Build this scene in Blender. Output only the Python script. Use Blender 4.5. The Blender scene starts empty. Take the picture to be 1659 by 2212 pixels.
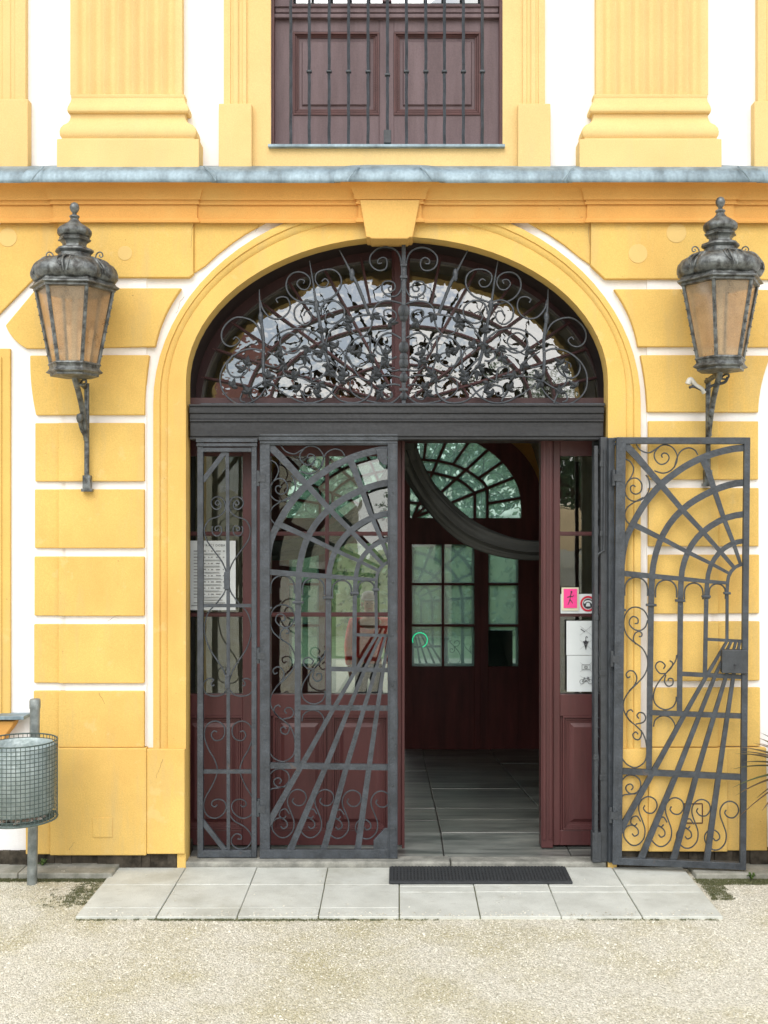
import bpy, bmesh, math, random
from mathutils import Vector, Matrix
random.seed(7)
R = math.radians
scene = bpy.context.scene
col = scene.collection

# ------------------------------------------------------------------ camera
FPX, D0, CX, HY, CZ = 2350.0, 6.25, 860.0, 1121.0, 2.0
cam_d = bpy.data.cameras.new("Camera"); cam = bpy.data.objects.new("Camera", cam_d); col.objects.link(cam)
cam.location = (0, -D0, CZ); cam.rotation_euler = (R(90), 0, 0)
cam_d.sensor_fit = 'VERTICAL'; cam_d.sensor_height = 36.0; cam_d.lens = 36.0 * FPX / 2212.0
cam_d.shift_x = -(CX - 829.5) / 2212.0; cam_d.shift_y = (HY - 1106.0) / 2212.0
cam_d.clip_start = 0.05; cam_d.clip_end = 600
scene.camera = cam
scene.render.resolution_x = 768; scene.render.resolution_y = 1024

def X(px, Y=0.0): return (px - CX) * (D0 + Y) / FPX
def Z(py, Y=0.0): return CZ + (HY - py) * (D0 + Y) / FPX

# ------------------------------------------------------------------ world and sun
SUN_EL, SUN_AZ = 43, 200
w = bpy.data.worlds.new("World"); scene.world = w; w.use_nodes = True
nt = w.node_tree; nt.nodes.clear()
out = nt.nodes.new('ShaderNodeOutputWorld'); bg = nt.nodes.new('ShaderNodeBackground')
sky = nt.nodes.new('ShaderNodeTexSky'); sky.sky_type = 'NISHITA'; sky.sun_disc = False
sky.sun_elevation = R(SUN_EL); sky.sun_rotation = R(180 - SUN_AZ + 180)
sky.air_density = 1.0; sky.dust_density = 1.5
tc = nt.nodes.new('ShaderNodeTexCoord'); mp = nt.nodes.new('ShaderNodeMapping'); mp.inputs['Scale'].default_value = (1, 1, 2.2)
nz = nt.nodes.new('ShaderNodeTexNoise'); nz.inputs['Scale'].default_value = 3.4; nz.inputs['Detail'].default_value = 9; nz.inputs['Roughness'].default_value = .58
rp = nt.nodes.new('ShaderNodeValToRGB'); rp.color_ramp.elements[0].position = .48; rp.color_ramp.elements[1].position = .57
mx = nt.nodes.new('ShaderNodeMix'); mx.data_type = 'RGBA'; mx.inputs['B'].default_value = (13.5, 13.3, 12.8, 1)
nt.links.new(tc.outputs['Generated'], mp.inputs[0]); nt.links.new(mp.outputs[0], nz.inputs['Vector'])
nt.links.new(nz.outputs['Fac'], rp.inputs[0]); nt.links.new(rp.outputs[0], mx.inputs['Factor'])
nt.links.new(sky.outputs[0], mx.inputs['A']); nt.links.new(mx.outputs['Result'], bg.inputs[0])
bg.inputs[1].default_value = 0.12; nt.links.new(bg.outputs[0], out.inputs[0])
sd = bpy.data.lights.new("Sun", 'SUN'); sd.energy = 1.5; sd.angle = R(50); sd.color = (1, .965, .91)
sun = bpy.data.objects.new("Sun", sd); col.objects.link(sun)
az = R(SUN_AZ); el = R(SUN_EL)     # azimuth measured clockwise from +Y
dirv = Vector((math.sin(az) * math.cos(el), math.cos(az) * math.cos(el), math.sin(el)))
sun.rotation_euler = dirv.to_track_quat('Z', 'Y').to_euler()
scene.view_settings.view_transform = 'Standard'; scene.view_settings.look = 'None'
scene.view_settings.gamma = 1.0; scene.view_settings.exposure = 0.63
scene.render.engine = 'CYCLES'
scene.cycles.max_bounces = 10; scene.cycles.transparent_max_bounces = 12

# ------------------------------------------------------------------ materials
def mat(name, base, rough=.7, metal=0.0, var=.12, vscale=6.0, bump=.0, bscale=60.0, base2=None, spec=.5, stretch=(1, 1, 1), bump2=0, b2scale=8, ramp=(.35, .68), v2=0, v2scale=120, over=()):
    m = bpy.data.materials.new(name); m.use_nodes = True; t = m.node_tree; n = t.nodes; b = n['Principled BSDF']
    b.inputs['Roughness'].default_value = rough; b.inputs['Metallic'].default_value = metal
    b.inputs['Specular IOR Level'].default_value = spec
    tc = n.new('ShaderNodeTexCoord'); mp = n.new('ShaderNodeMapping'); mp.inputs['Scale'].default_value = stretch
    t.links.new(tc.outputs['Object'], mp.inputs[0])
    nz = n.new('ShaderNodeTexNoise'); nz.inputs['Scale'].default_value = vscale; nz.inputs['Detail'].default_value = 6; nz.inputs['Roughness'].default_value = .62
    t.links.new(mp.outputs[0], nz.inputs['Vector'])
    r = n.new('ShaderNodeValToRGB'); r.color_ramp.elements[0].position = ramp[0]; r.color_ramp.elements[1].position = ramp[1]
    c0 = base2 if base2 else tuple(c * (1 - var) for c in base)
    c1 = base if base2 else tuple(min(1, c * (1 + var)) for c in base)
    r.color_ramp.elements[0].color = (*c0, 1); r.color_ramp.elements[1].color = (*c1, 1)
    t.links.new(nz.outputs['Fac'], r.inputs[0])
    res = r.outputs[0]
    if v2:
        z2 = n.new('ShaderNodeTexNoise'); z2.inputs['Scale'].default_value = v2scale; z2.inputs['Detail'].default_value = 3
        t.links.new(tc.outputs['Object'], z2.inputs['Vector'])
        mr = n.new('ShaderNodeMapRange'); mr.inputs['From Min'].default_value = .3; mr.inputs['From Max'].default_value = .7
        mr.inputs['To Min'].default_value = 1 - v2; mr.inputs['To Max'].default_value = 1 + v2
        t.links.new(z2.outputs['Fac'], mr.inputs[0])
        mm = n.new('ShaderNodeMix'); mm.data_type = 'RGBA'; mm.blend_type = 'MULTIPLY'; mm.inputs['Factor'].default_value = 1
        t.links.new(res, mm.inputs['A']); t.links.new(mr.outputs[0], mm.inputs['B']); res = mm.outputs['Result']
    for oc, osc, lo, hi, fac, ostr in over:      # stains, chips: colour, scale, thresholds, strength, stretch
        m3 = n.new('ShaderNodeMapping'); m3.inputs['Scale'].default_value = ostr; m3.inputs['Location'].default_value = (osc * .37, 1.3, osc * .11)
        t.links.new(tc.outputs['Object'], m3.inputs[0]); z4 = n.new('ShaderNodeTexNoise'); z4.inputs['Scale'].default_value = osc; z4.inputs['Detail'].default_value = 5; z4.inputs['Roughness'].default_value = .65
        t.links.new(m3.outputs[0], z4.inputs['Vector']); q4 = n.new('ShaderNodeMapRange'); q4.inputs['From Min'].default_value = lo; q4.inputs['From Max'].default_value = hi; q4.inputs['To Max'].default_value = fac
        t.links.new(z4.outputs['Fac'], q4.inputs[0]); m4 = n.new('ShaderNodeMix'); m4.data_type = 'RGBA'; m4.inputs['B'].default_value = (*oc, 1)
        t.links.new(q4.outputs[0], m4.inputs['Factor']); t.links.new(res, m4.inputs['A']); res = m4.outputs['Result']
    t.links.new(res, b.inputs['Base Color'])
    if bump:
        z = n.new('ShaderNodeTexNoise'); z.inputs['Scale'].default_value = bscale; z.inputs['Detail'].default_value = 5
        t.links.new(mp.outputs[0], z.inputs['Vector'])
        bp = n.new('ShaderNodeBump'); bp.inputs['Strength'].default_value = bump; bp.inputs['Distance'].default_value = .004
        t.links.new(z.outputs['Fac'], bp.inputs['Height']); last = bp
        if bump2:
            z3 = n.new('ShaderNodeTexNoise'); z3.inputs['Scale'].default_value = b2scale; z3.inputs['Detail'].default_value = 3
            t.links.new(tc.outputs['Object'], z3.inputs['Vector'])
            bp2 = n.new('ShaderNodeBump'); bp2.inputs['Strength'].default_value = bump2; bp2.inputs['Distance'].default_value = .012
            t.links.new(z3.outputs['Fac'], bp2.inputs['Height']); t.links.new(bp.outputs[0], bp2.inputs['Normal']); last = bp2
        t.links.new(last.outputs[0], b.inputs['Normal'])
    return m

M = {}
M['yellow'] = mat('yellow_plaster', (.690, .462, .140), .9, var=.06, vscale=2.2, bump=.35, bscale=180, spec=.15, bump2=.35, b2scale=5, v2=.09, v2scale=170, over=(((.60, .335, .095), 1.1, .46, .70, .65, (1, 1, .6)), ((.52, .39, .18), 3.2, .52, .72, .50, (2.2, 2.2, .35)), ((.35, .20, .08), 26, .69, .72, .65, (1, 1, 1)), ((.74, .55, .25), 9, .62, .68, .30, (1, 1, 1))))
M['yellow_up'] = mat('upper_yellow_plaster', (.70, .505, .225), .9, var=.05, vscale=2.2, bump=.35, bscale=180, spec=.15, bump2=.3, b2scale=5, v2=.07, v2scale=170, over=(((.64, .40, .14), 1.1, .50, .72, .35, (1, 1, .6)), ((.58, .46, .24), 3.2, .55, .75, .3, (2.2, 2.2, .35))))
M['orange'] = mat('cornice_plaster', (.68, .355, .100), .9, var=.07, vscale=2.0, bump=.35, bscale=160, spec=.15, bump2=.35, b2scale=5, v2=.07, v2scale=170, over=(((.66, .42, .14), 1.6, .50, .7, .6, (1, 1, 1)), ((.33, .15, .06), 24, .70, .74, .6, (1, 1, 1))))  # more orange than the wall yellow; warm bounced light put into the colour
M['white'] = mat('white_plaster', (.84, .83, .82), .9, var=.025, vscale=2.5, bump=.3, bscale=150, spec=.15, bump2=.3, b2scale=5, v2=.02, v2scale=70, over=(((.55, .51, .46), 2.6, .58, .8, .35, (2, 2, .4)), ((.45, .36, .27), 30, .73, .76, .5, (1, 1, 1))))
M['base'] = mat('dark_base_stone', (.10, .085, .065), .95, base2=(.03, .026, .02), vscale=14, bump=.9, bscale=40, spec=.1)  # dark mottled stone below the plinths and under the floor slabs
M['lead'] = mat('weathered_lead', (.28, .37, .42), .5, base2=(.11, .15, .17), vscale=9, bump=.25, bscale=40, stretch=(1, 1, .22), metal=.15, ramp=(.30, .60), v2=.12, v2scale=60)
M['iron'] = mat('painted_iron', (.043, .050, .058), .48, var=.32, vscale=14, bump=.8, bscale=70, v2=.14, v2scale=110, over=(((.10, .065, .045), 16, .66, .72, .5, (1, 1, 1)), ((.26, .27, .26), 60, .74, .76, .8, (1, 1, 1))))
M['iron_dark'] = mat('dark_iron', (.040, .045, .050), .5, var=.25, vscale=22, bump=.5, bscale=120, v2=.12, v2scale=150)
M['lamp_iron'] = mat('aged_lamp_iron', (.20, .215, .21), .42, base2=(.045, .045, .042), vscale=26, bump=.9, bscale=55, metal=.35, ramp=(.38, .66))
M['beam'] = mat('dark_painted_beam', (.020, .021, .023), .6, var=.45, vscale=5, bump=1.0, bscale=18, stretch=(.12, 1, 1), v2=.3, v2scale=60)
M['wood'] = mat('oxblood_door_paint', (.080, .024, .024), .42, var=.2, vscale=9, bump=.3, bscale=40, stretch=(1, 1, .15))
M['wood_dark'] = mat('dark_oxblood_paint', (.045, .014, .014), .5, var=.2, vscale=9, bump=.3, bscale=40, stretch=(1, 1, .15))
M['wood_win'] = mat('faded_mauve_timber', (.150, .100, .106), .6, base2=(.100, .062, .066), vscale=13, bump=.5, bscale=60, stretch=(1, 1, .12), v2=.1, v2scale=120)
M['wood_red'] = mat('reddish_timber_edge', (.088, .034, .032), .55, var=.2, vscale=9, bump=.3, bscale=40)
M['casing'] = mat('brown_casing', (.030, .016, .013), .8, var=.25, vscale=6, bump=.3, bscale=40)
M['paving'] = mat('pale_concrete_paving', (.56, .575, .52), .85, base2=(.44, .45, .40), vscale=4.5, bump=.35, bscale=120, v2=.07, v2scale=160, ramp=(.3, .6), over=(((.30, .29, .22), 2.4, .54, .74, .55, (1, 1, 1)), ((.16, .15, .10), 22, .70, .74, .6, (1, 1, 1)), ((.34, .33, .27), 9, .60, .66, .35, (1, 2.5, 1))))
M['thresh'] = mat('worn_threshold_stone', (.34, .335, .29), .8, base2=(.15, .15, .13), vscale=9, bump=.7, bscale=40, v2=.1, v2scale=120)
M['floorstone'] = mat('grey_floor_slabs', (.26, .265, .24), .33, base2=(.085, .09, .083), vscale=5, bump=.8, bscale=14, stretch=(.25, 1, 1), bump2=.3, over=(((.025, .028, .026), 5, .52, .62, .75, (.22, 2.4, 1)), ((.30, .30, .26), 6, .60, .66, .5, (.2, 3, 1))))
M['kerb'] = mat('kerb_slab', (.36, .35, .30), .9, base2=(.20, .20, .16), vscale=10, bump=.4, bscale=90, v2=.08)
M['tan'] = mat('tan_passage_plaster', (.50, .43, .32), .9, base2=(.34, .28, .20), vscale=3, bump=.5, bscale=20, spec=.15)
M['mat'] = mat('black_rubber', (.030, .033, .035), .75, var=.2, vscale=30, bump=.4, bscale=90)
M['galv'] = mat('galvanised_post', (.32, .35, .34), .5, base2=(.16, .18, .175), vscale=18, bump=.3, bscale=60, metal=.4)
M['liner'] = mat('hammered_zinc_liner', (.50, .57, .56), .5, base2=(.30, .36, .35), vscale=20, bump=.6, bscale=50, metal=.4, bump2=.4, b2scale=30)
M['wire'] = mat('green_grey_wire', (.07, .10, .09), .55, var=.3, vscale=40)
M['paper'] = mat('white_paper', (.60, .64, .64), .7, var=.03, vscale=6)
M['ink'] = mat('black_ink', (.03, .03, .035), .7, var=.05)
M['grey_ink'] = mat('grey_ink', (.22, .23, .23), .7, var=.05)
M['pink'] = mat('pink_print', (.80, .05, .25), .6, var=.06, vscale=60)
M['cream'] = mat('cream_card', (.60, .58, .42), .7, var=.04)
M['red'] = mat('red_print', (.55, .015, .04), .5, var=.06)
M['cloth'] = mat('dark_swag_cloth', (.055, .057, .05), .8, base2=(.035, .035, .03), vscale=3, bump=.15, bscale=90)
M['cream_plaster'] = mat('cream_wall', (.60, .55, .42), .9, var=.08, vscale=2, bump=.3)
M['rooftile'] = mat('red_roof_tile', (.28, .075, .045), .8, base2=(.17, .045, .03), vscale=6, bump=.6, bscale=30)
M['bark'] = mat('bark', (.09, .07, .05), .95, var=.3, vscale=12, bump=.9, bscale=20, stretch=(1, 1, .2))
M['jacket'] = mat('red_jacket', (.85, .11, .09), .7, var=.12, vscale=14, bump=.4, bscale=14)
M['skin'] = mat('skin', (.50, .30, .21), .6, var=.05)
M['trouser'] = mat('dark_trousers', (.05, .055, .075), .85, var=.15)
M['hair'] = mat('pale_cap', (.45, .43, .40), .85, var=.12, vscale=40, bump=.6)
M['pot'] = mat('terracotta', (.30, .12, .07), .8, var=.15, vscale=12, bump=.4)
M['porcelain'] = mat('white_cable_sheath', (.50, .48, .42), .4, var=.1, vscale=30)
M['litter'] = mat('pale_litter', (.6, .58, .52), .8, base2=(.16, .07, .04), vscale=28)
M['keystone'] = mat('keystone_plaster', (.70, .43, .135), .9, var=.07, vscale=2.0, bump=.35, bscale=160, spec=.15, bump2=.35, b2scale=5, v2=.07, v2scale=90)
M['patch'] = mat('filled_plaster_patch', (.68, .475, .18), .9, var=.03, bump=.3, bscale=160, spec=.15)

def leafmat(name, c1, c2, trans=.25):
    m = bpy.data.materials.new(name); m.use_nodes = True; t = m.node_tree; n = t.nodes; b = n['Principled BSDF']
    g = n.new('ShaderNodeNewGeometry'); r = n.new('ShaderNodeValToRGB')
    r.color_ramp.elements[0].color = (*c1, 1); r.color_ramp.elements[1].color = (*c2, 1)
    t.links.new(g.outputs['Random Per Island'], r.inputs[0]); t.links.new(r.outputs[0], b.inputs['Base Color'])
    b.inputs['Roughness'].default_value = .6
    tr = n.new('ShaderNodeBsdfTranslucent'); t.links.new(r.outputs[0], tr.inputs[0])
    ms = n.new('ShaderNodeMixShader'); ms.inputs[0].default_value = trans
    t.links.new(b.outputs[0], ms.inputs[1]); t.links.new(tr.outputs[0], ms.inputs[2]); t.links.new(ms.outputs[0], n['Material Output'].inputs[0])
    return m
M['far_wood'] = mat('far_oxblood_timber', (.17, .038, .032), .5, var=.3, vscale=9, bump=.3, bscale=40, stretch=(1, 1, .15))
M['leaf'] = leafmat('tree_leaves', (.04, .085, .02), (.13, .20, .05), .35)
M['gleaf'] = leafmat('garden_leaves', (.06, .115, .06), (.20, .29, .17), .35)
M['pale_edge'] = mat('pale_edge_strip', (.55, .56, .50), .7)  # pale strips edging the far glazing bars
M['yucca'] = leafmat('spiky_leaves', (.05, .10, .03), (.20, .12, .07), .2)
M['moss'] = leafmat('moss', (.07, .095, .025), (.17, .16, .08), .1)
M['pebble'] = leafmat('pebbles', (.36, .335, .26), (.80, .77, .66), .0)

def glass(name, tint, gloss, rough=.0, wav=.0, wscale=3.0, haze=0):
    m = bpy.data.materials.new(name); m.use_nodes = True; t = m.node_tree; n = t.nodes
    for x in list(n):
        if x.type == 'BSDF_PRINCIPLED': n.remove(x)
    o = n['Material Output']; g = n.new('ShaderNodeBsdfGlossy'); g.inputs['Roughness'].default_value = rough
    tr = n.new('ShaderNodeBsdfTransparent'); tr.inputs[0].default_value = (*tint, 1)
    fr = n.new('ShaderNodeFresnel'); fr.inputs[0].default_value = 1.5
    ad = n.new('ShaderNodeMath'); ad.operation = 'ADD'; ad.inputs[1].default_value = gloss; ad.use_clamp = True
    t.links.new(fr.outputs[0], ad.inputs[0]); ms = n.new('ShaderNodeMixShader')
    t.links.new(ad.outputs[0], ms.inputs[0]); t.links.new(tr.outputs[0], ms.inputs[1]); t.links.new(g.outputs[0], ms.inputs[2])
    t.links.new(ms.outputs[0], o.inputs[0])
    if haze:  # translucent pale green layer imitating haze on the pane
        tl = n.new('ShaderNodeBsdfTranslucent'); tl.inputs[0].default_value = (.42, .60, .52, 1); m2 = n.new('ShaderNodeMixShader'); m2.inputs[0].default_value = haze
        t.links.new(ms.outputs[0], m2.inputs[1]); t.links.new(tl.outputs[0], m2.inputs[2]); t.links.new(m2.outputs[0], o.inputs[0])
    if wav:
        tc = n.new('ShaderNodeTexCoord'); z = n.new('ShaderNodeTexNoise'); z.inputs['Scale'].default_value = wscale; z.inputs['Detail'].default_value = 2
        bp = n.new('ShaderNodeBump'); bp.inputs['Strength'].default_value = wav; bp.inputs['Distance'].default_value = .01
        t.links.new(tc.outputs['Object'], z.inputs['Vector']); t.links.new(z.outputs['Fac'], bp.inputs['Height'])
        t.links.new(bp.outputs[0], g.inputs['Normal'])
    return m
M['fanglass'] = glass('wavy_fanlight_glass', (.80, .85, .82), .30, wav=.20, wscale=10)
M['doorglass'] = glass('old_door_glass', (.90, .95, .92), .07, wav=.10, wscale=5)
M['farglass'] = glass('greenish_far_glass', (.84, .97, .93), .05, haze=.30)  # paleness from haze and reflections is mixed into the glass colour
M['winglass'] = glass('window_glass', (.5, .55, .5), .40, wav=.1)

def lampglass():
    m = mat('amber_ribbed_glass', (.80, .64, .44), .5, base2=(.52, .40, .27), vscale=7, bump=.4, bscale=20, ramp=(.30, .62), v2=.14, v2scale=160, over=(((.20, .15, .10), 12, .58, .74, .75, (1, 1, .6)),))
    t = m.node_tree; n = t.nodes; b = n['Principled BSDF']
    col_src = b.inputs['Base Color'].links[0].from_socket
    tr = n.new('ShaderNodeBsdfTranslucent'); t.links.new(col_src, tr.inputs[0])
    tp = n.new('ShaderNodeBsdfTransparent'); tp.inputs[0].default_value = (.96, .80, .58, 1)
    gl = n.new('ShaderNodeBsdfGlossy'); gl.inputs['Roughness'].default_value = .06
    a = n.new('ShaderNodeMixShader'); a.inputs[0].default_value = .45
    c = n.new('ShaderNodeMixShader'); c.inputs[0].default_value = .58
    d = n.new('ShaderNodeMixShader'); d.inputs[0].default_value = .10
    t.links.new(b.outputs[0], a.inputs[1]); t.links.new(tr.outputs[0], a.inputs[2])
    t.links.new(a.outputs[0], c.inputs[1]); t.links.new(tp.outputs[0], c.inputs[2])
    t.links.new(c.outputs[0], d.inputs[1]); t.links.new(gl.outputs[0], d.inputs[2]); t.links.new(d.outputs[0], n['Material Output'].inputs[0])
    return m
M['lampglass'] = lampglass()
def emis(name, c, s):
    m = bpy.data.materials.new(name); m.use_nodes = True; b = m.node_tree.nodes['Principled BSDF']
    b.inputs['Base Color'].default_value = (*c, 1); b.inputs['Emission Color'].default_value = (*c, 1); b.inputs['Emission Strength'].default_value = s
    return m
M['neon'] = emis('green_neon', (.03, .60, .28), .7)

def gravelmat():
    m = bpy.data.materials.new('pale_gravel'); m.use_nodes = True; t = m.node_tree; n = t.nodes; b = n['Principled BSDF']
    b.inputs['Roughness'].default_value = .95; b.inputs['Specular IOR Level'].default_value = .1
    tc = n.new('ShaderNodeTexCoord')
    v = n.new('ShaderNodeTexVoronoi'); v.inputs['Scale'].default_value = 150; t.links.new(tc.outputs['Object'], v.inputs['Vector'])
    r = n.new('ShaderNodeValToRGB'); e = r.color_ramp.elements
    e[0].color = (.41, .385, .30, 1); e[1].color = (.74, .71, .60, 1); e[1].position = .75
    sp = n.new('ShaderNodeSeparateColor'); t.links.new(v.outputs['Color'], sp.inputs[0]); t.links.new(sp.outputs[0], r.inputs[0])
    z = n.new('ShaderNodeTexNoise'); z.inputs['Scale'].default_value = 1.6; z.inputs['Detail'].default_value = 7; z.inputs['Roughness'].default_value = .65
    t.links.new(tc.outputs['Object'], z.inputs['Vector'])
    r2 = n.new('ShaderNodeValToRGB'); r2.color_ramp.elements[0].position = .36; r2.color_ramp.elements[1].position = .56
    r2.color_ramp.elements[0].color = (.82, .79, .64, 1); r2.color_ramp.elements[1].color = (1, 1, 1, 1)
    t.links.new(z.outputs['Fac'], r2.inputs[0])
    mm = n.new('ShaderNodeMix'); mm.data_type = 'RGBA'; mm.blend_type = 'MULTIPLY'; mm.inputs['Factor'].default_value = 1
    t.links.new(r.outputs[0], mm.inputs['A']); t.links.new(r2.outputs[0], mm.inputs['B']); t.links.new(mm.outputs['Result'], b.inputs['Base Color'])
    bp = n.new('ShaderNodeBump'); bp.inputs['Strength'].default_value = .8; bp.inputs['Distance'].default_value = .008; bp.invert = True
    t.links.new(v.outputs['Distance'], bp.inputs['Height']); t.links.new(bp.outputs[0], b.inputs['Normal'])
    return m
M['gravel'] = gravelmat()
M['farground'] = mat('far_courtyard_gravel', (.42, .41, .33), .95, var=.1, vscale=2, bump=.3)
M['hillgreen'] = mat('lawn', (.16, .22, .11), .95, var=.2, vscale=3, bump=.5)

# ------------------------------------------------------------------ mesh builder
class MB:
    def __init__(s): s.v = []; s.f = []; s.p = []
    def add(s, vs, fs):
        s.p.append((list(vs), list(fs))); b = len(s.v); s.v += [tuple(v) for v in vs]; s.f += [tuple(i + b for i in f) for f in fs]; return s
    def box(s, x0, x1, y0, y1, z0, z1):
        vs = [(x, y, z) for x in (x0, x1) for y in (y0, y1) for z in (z0, z1)]
        return s.add(vs, [(0, 1, 3, 2), (4, 6, 7, 5), (0, 4, 5, 1), (2, 3, 7, 6), (0, 2, 6, 4), (1, 5, 7, 3)])
    def prism(s, poly, y0, y1):     # polygon in (x, z), extruded along y
        n = len(poly); vs = [(x, y0, z) for x, z in poly] + [(x, y1, z) for x, z in poly]
        fs = [tuple(range(n)), tuple(range(2 * n - 1, n - 1, -1))]
        fs += [(i, i + n, (i + 1) % n + n, (i + 1) % n) for i in range(n)]
        return s.add(vs, fs)
    def bar(s, pts, w0, w1=None, y0=-.005, y1=.005):   # flat ribbon in the x,z plane
        w1 = w0 if w1 is None else w1; n = len(pts); L = []; Rr = []
        for i, p in enumerate(pts):
            a = pts[max(0, i - 1)]; b = pts[min(n - 1, i + 1)]
            dx, dz = b[0] - a[0], b[1] - a[1]; l = math.hypot(dx, dz) or 1
            k = (w0 + (w1 - w0) * i / (n - 1)) / 2
            L.append((p[0] - dz / l * k, p[1] + dx / l * k)); Rr.append((p[0] + dz / l * k, p[1] - dx / l * k))
        vs = [(x, y0, z) for x, z in L] + [(x, y0, z) for x, z in Rr] + [(x, y1, z) for x, z in L] + [(x, y1, z) for x, z in Rr]
        fs = []
        for i in range(n - 1):
            fs += [(i, i + 1, n + i + 1, n + i), (2 * n + i, 3 * n + i, 3 * n + i + 1, 2 * n + i + 1),
                   (i, 2 * n + i, 2 * n + i + 1, i + 1), (n + i, n + i + 1, 3 * n + i + 1, 3 * n + i)]
        fs += [(0, n, 3 * n, 2 * n), (n - 1, 3 * n - 1, 4 * n - 1, 2 * n - 1)]
        return s.add(vs, fs)
    def tube(s, pts, r, r1=None, k=6, cap=True):
        r1 = r if r1 is None else r1; pts = [Vector(p) for p in pts]; n = len(pts); vs = []; fs = []
        up = Vector((0, 1, 0)); prev = None
        for i, p in enumerate(pts):
            d = (pts[min(n - 1, i + 1)] - pts[max(0, i - 1)])
            d = d.normalized() if d.length > 1e-9 else Vector((0, 0, 1))
            if prev is None:
                a = d.cross(up); a = a.normalized() if a.length > .05 else d.cross(Vector((1, 0, 0))).normalized()
            else:
                a = (prev - d * prev.dot(d)); a = a.normalized() if a.length > 1e-6 else d.orthogonal().normalized()
            prev = a; b = d.cross(a); rr = r + (r1 - r) * i / max(1, n - 1)
            vs += [p + (a * math.cos(2 * math.pi * j / k) + b * math.sin(2 * math.pi * j / k)) * rr for j in range(k)]
        for i in range(n - 1):
            fs += [(i * k + j, i * k + (j + 1) % k, (i + 1) * k + (j + 1) % k, (i + 1) * k + j) for j in range(k)]
        if cap: fs += [tuple(range(k - 1, -1, -1)), tuple((n - 1) * k + j for j in range(k))]
        return s.add(vs, fs)
    def lathe(s, prof, c=(0, 0, 0), k=24, fn=None, rot=0.0, cap=True):   # prof: (radius, z)
        vs = []; fs = []; n = len(prof)
        for r, z in prof:
            for j in range(k):
                a = 2 * math.pi * j / k + rot; q = r * (fn(a, z, r) if fn else 1)
                vs.append((c[0] + q * math.cos(a), c[1] + q * math.sin(a), c[2] + z))
        for i in range(n - 1):
            fs += [(i * k + j, i * k + (j + 1) % k, (i + 1) * k + (j + 1) % k, (i + 1) * k + j) for j in range(k)]
        if cap: fs += [tuple(range(k - 1, -1, -1)), tuple((n - 1) * k + j for j in range(k))]
        return s.add(vs, fs)
    def build_each(s, *a, **k):
        res = []
        for vs, fs in s.p:
            q = MB(); q.add(vs, fs); res.append(q.build(*a, **k))
        return res
    def build(s, name, m, parent=None, smooth=None, bevel=0, seg=2):
        me = bpy.data.meshes.new(name); me.from_pydata(s.v, [], s.f); me.materials.append(m); me.validate(); me.update()
        bm = bmesh.new(); bm.from_mesh(me); bmesh.ops.recalc_face_normals(bm, faces=bm.faces); bm.to_mesh(me); bm.free()
        if smooth:
            me.shade_smooth()
            try: me.set_sharp_from_angle(angle=R(smooth))
            except Exception: pass
        o = bpy.data.objects.new(name, me); col.objects.link(o)
        if parent: o.parent = parent
        if bevel:
            bv = o.modifiers.new('bevel', 'BEVEL'); bv.width = bevel; bv.segments = seg; bv.limit_method = 'ANGLE'; bv.angle_limit = R(40)
        return o

def tag(o, label=None, cat=None, group=None, kind=None):
    if label: o['label'] = label
    if cat: o['category'] = cat
    if group: o['group'] = group
    if kind: o['kind'] = kind
    return o
def empty(name, loc, label, cat, group=None):
    o = bpy.data.objects.new(name, None); col.objects.link(o); o.location = loc; o.empty_display_size = .1
    bpy.context.view_layer.update()
    return tag(o, label, cat, group)
def copy_tree(o, parent=None):
    c = o.copy(); col.objects.link(c); c.parent = parent
    for ch in list(o.children): copy_tree(ch, c)
    return c
def smoothpts(p, n=5):       # Catmull-Rom
    if len(p) < 3: return list(p)
    q = []
    for i in range(len(p) - 1):
        a = p[max(0, i - 1)]; b = p[i]; c = p[i + 1]; d = p[min(len(p) - 1, i + 2)]
        for k in range(n):
            t = k / n
            q.append(tuple(.5 * ((2 * b[j]) + (-a[j] + c[j]) * t + (2 * a[j] - 5 * b[j] + 4 * c[j] - d[j]) * t * t + (-a[j] + 3 * b[j] - 3 * c[j] + d[j]) * t ** 3) for j in range(len(b))))
    q.append(tuple(p[-1])); return q
def P(pts, Y=0.0, s=1.0, ox=0.0, oy=0.0): return [(X(a * s + ox, Y), Z(b * s + oy, Y)) for a, b in pts]

# ================================================================== GROUND AND PATHS
g = MB(); g.add([(-60, .2, -.014), (60, .2, -.014), (60, -60, -.014), (-60, -60, -.014)], [(0, 1, 2, 3)])
tag(g.build('ground', M['gravel']), kind='structure')
def dup_bed():
    m = MB()
    m.box(-1.618, 1.63, -.775, .0, -.03, -.008); return m
tag(dup_bed().build('paving_bed', M['moss']), kind='structure')
colx = [-1.625 + i * .4077 for i in range(9)]
pv = MB()
for i in range(8):
    rows = [-.78, -.655, -.30, -.004] if i < 4 else [-.78, -.42, -.31 if i % 2 else -.33, -.004]
    for j in range(3):
        q = lambda: random.uniform(-.0012, .0012)
        x0, x1, y0, y1 = colx[i] + .0025 + q(), colx[i + 1] - .0025 + q(), rows[j] + .0025, rows[j + 1] - .0025
        t = random.uniform(-.001, .002)
        pv.box(x0, x1, y0, y1, -.02, t)
tag(pv.build('paving', M['paving'], bevel=.003, seg=1), kind='structure')
th = MB(); th.box(-1.228, .30, .0, .115, -.03, .030); th.box(.305, 1.20, .004, .115, -.03, .028)
tag(th.build('doorstep', M['thresh'], bevel=.012, seg=3), kind='structure')
kb = MB()
for x0, x1 in ((-4.2, -2.72), (-2.715, -2.13), (-2.125, -1.60), (1.665, 2.31), (2.315, 3.1), (3.105, 4.2)):
    kb.box(x0, x1, -.165 + random.uniform(-.006, .006), .05, -.03, .018 + random.uniform(-.003, .003))
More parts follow.
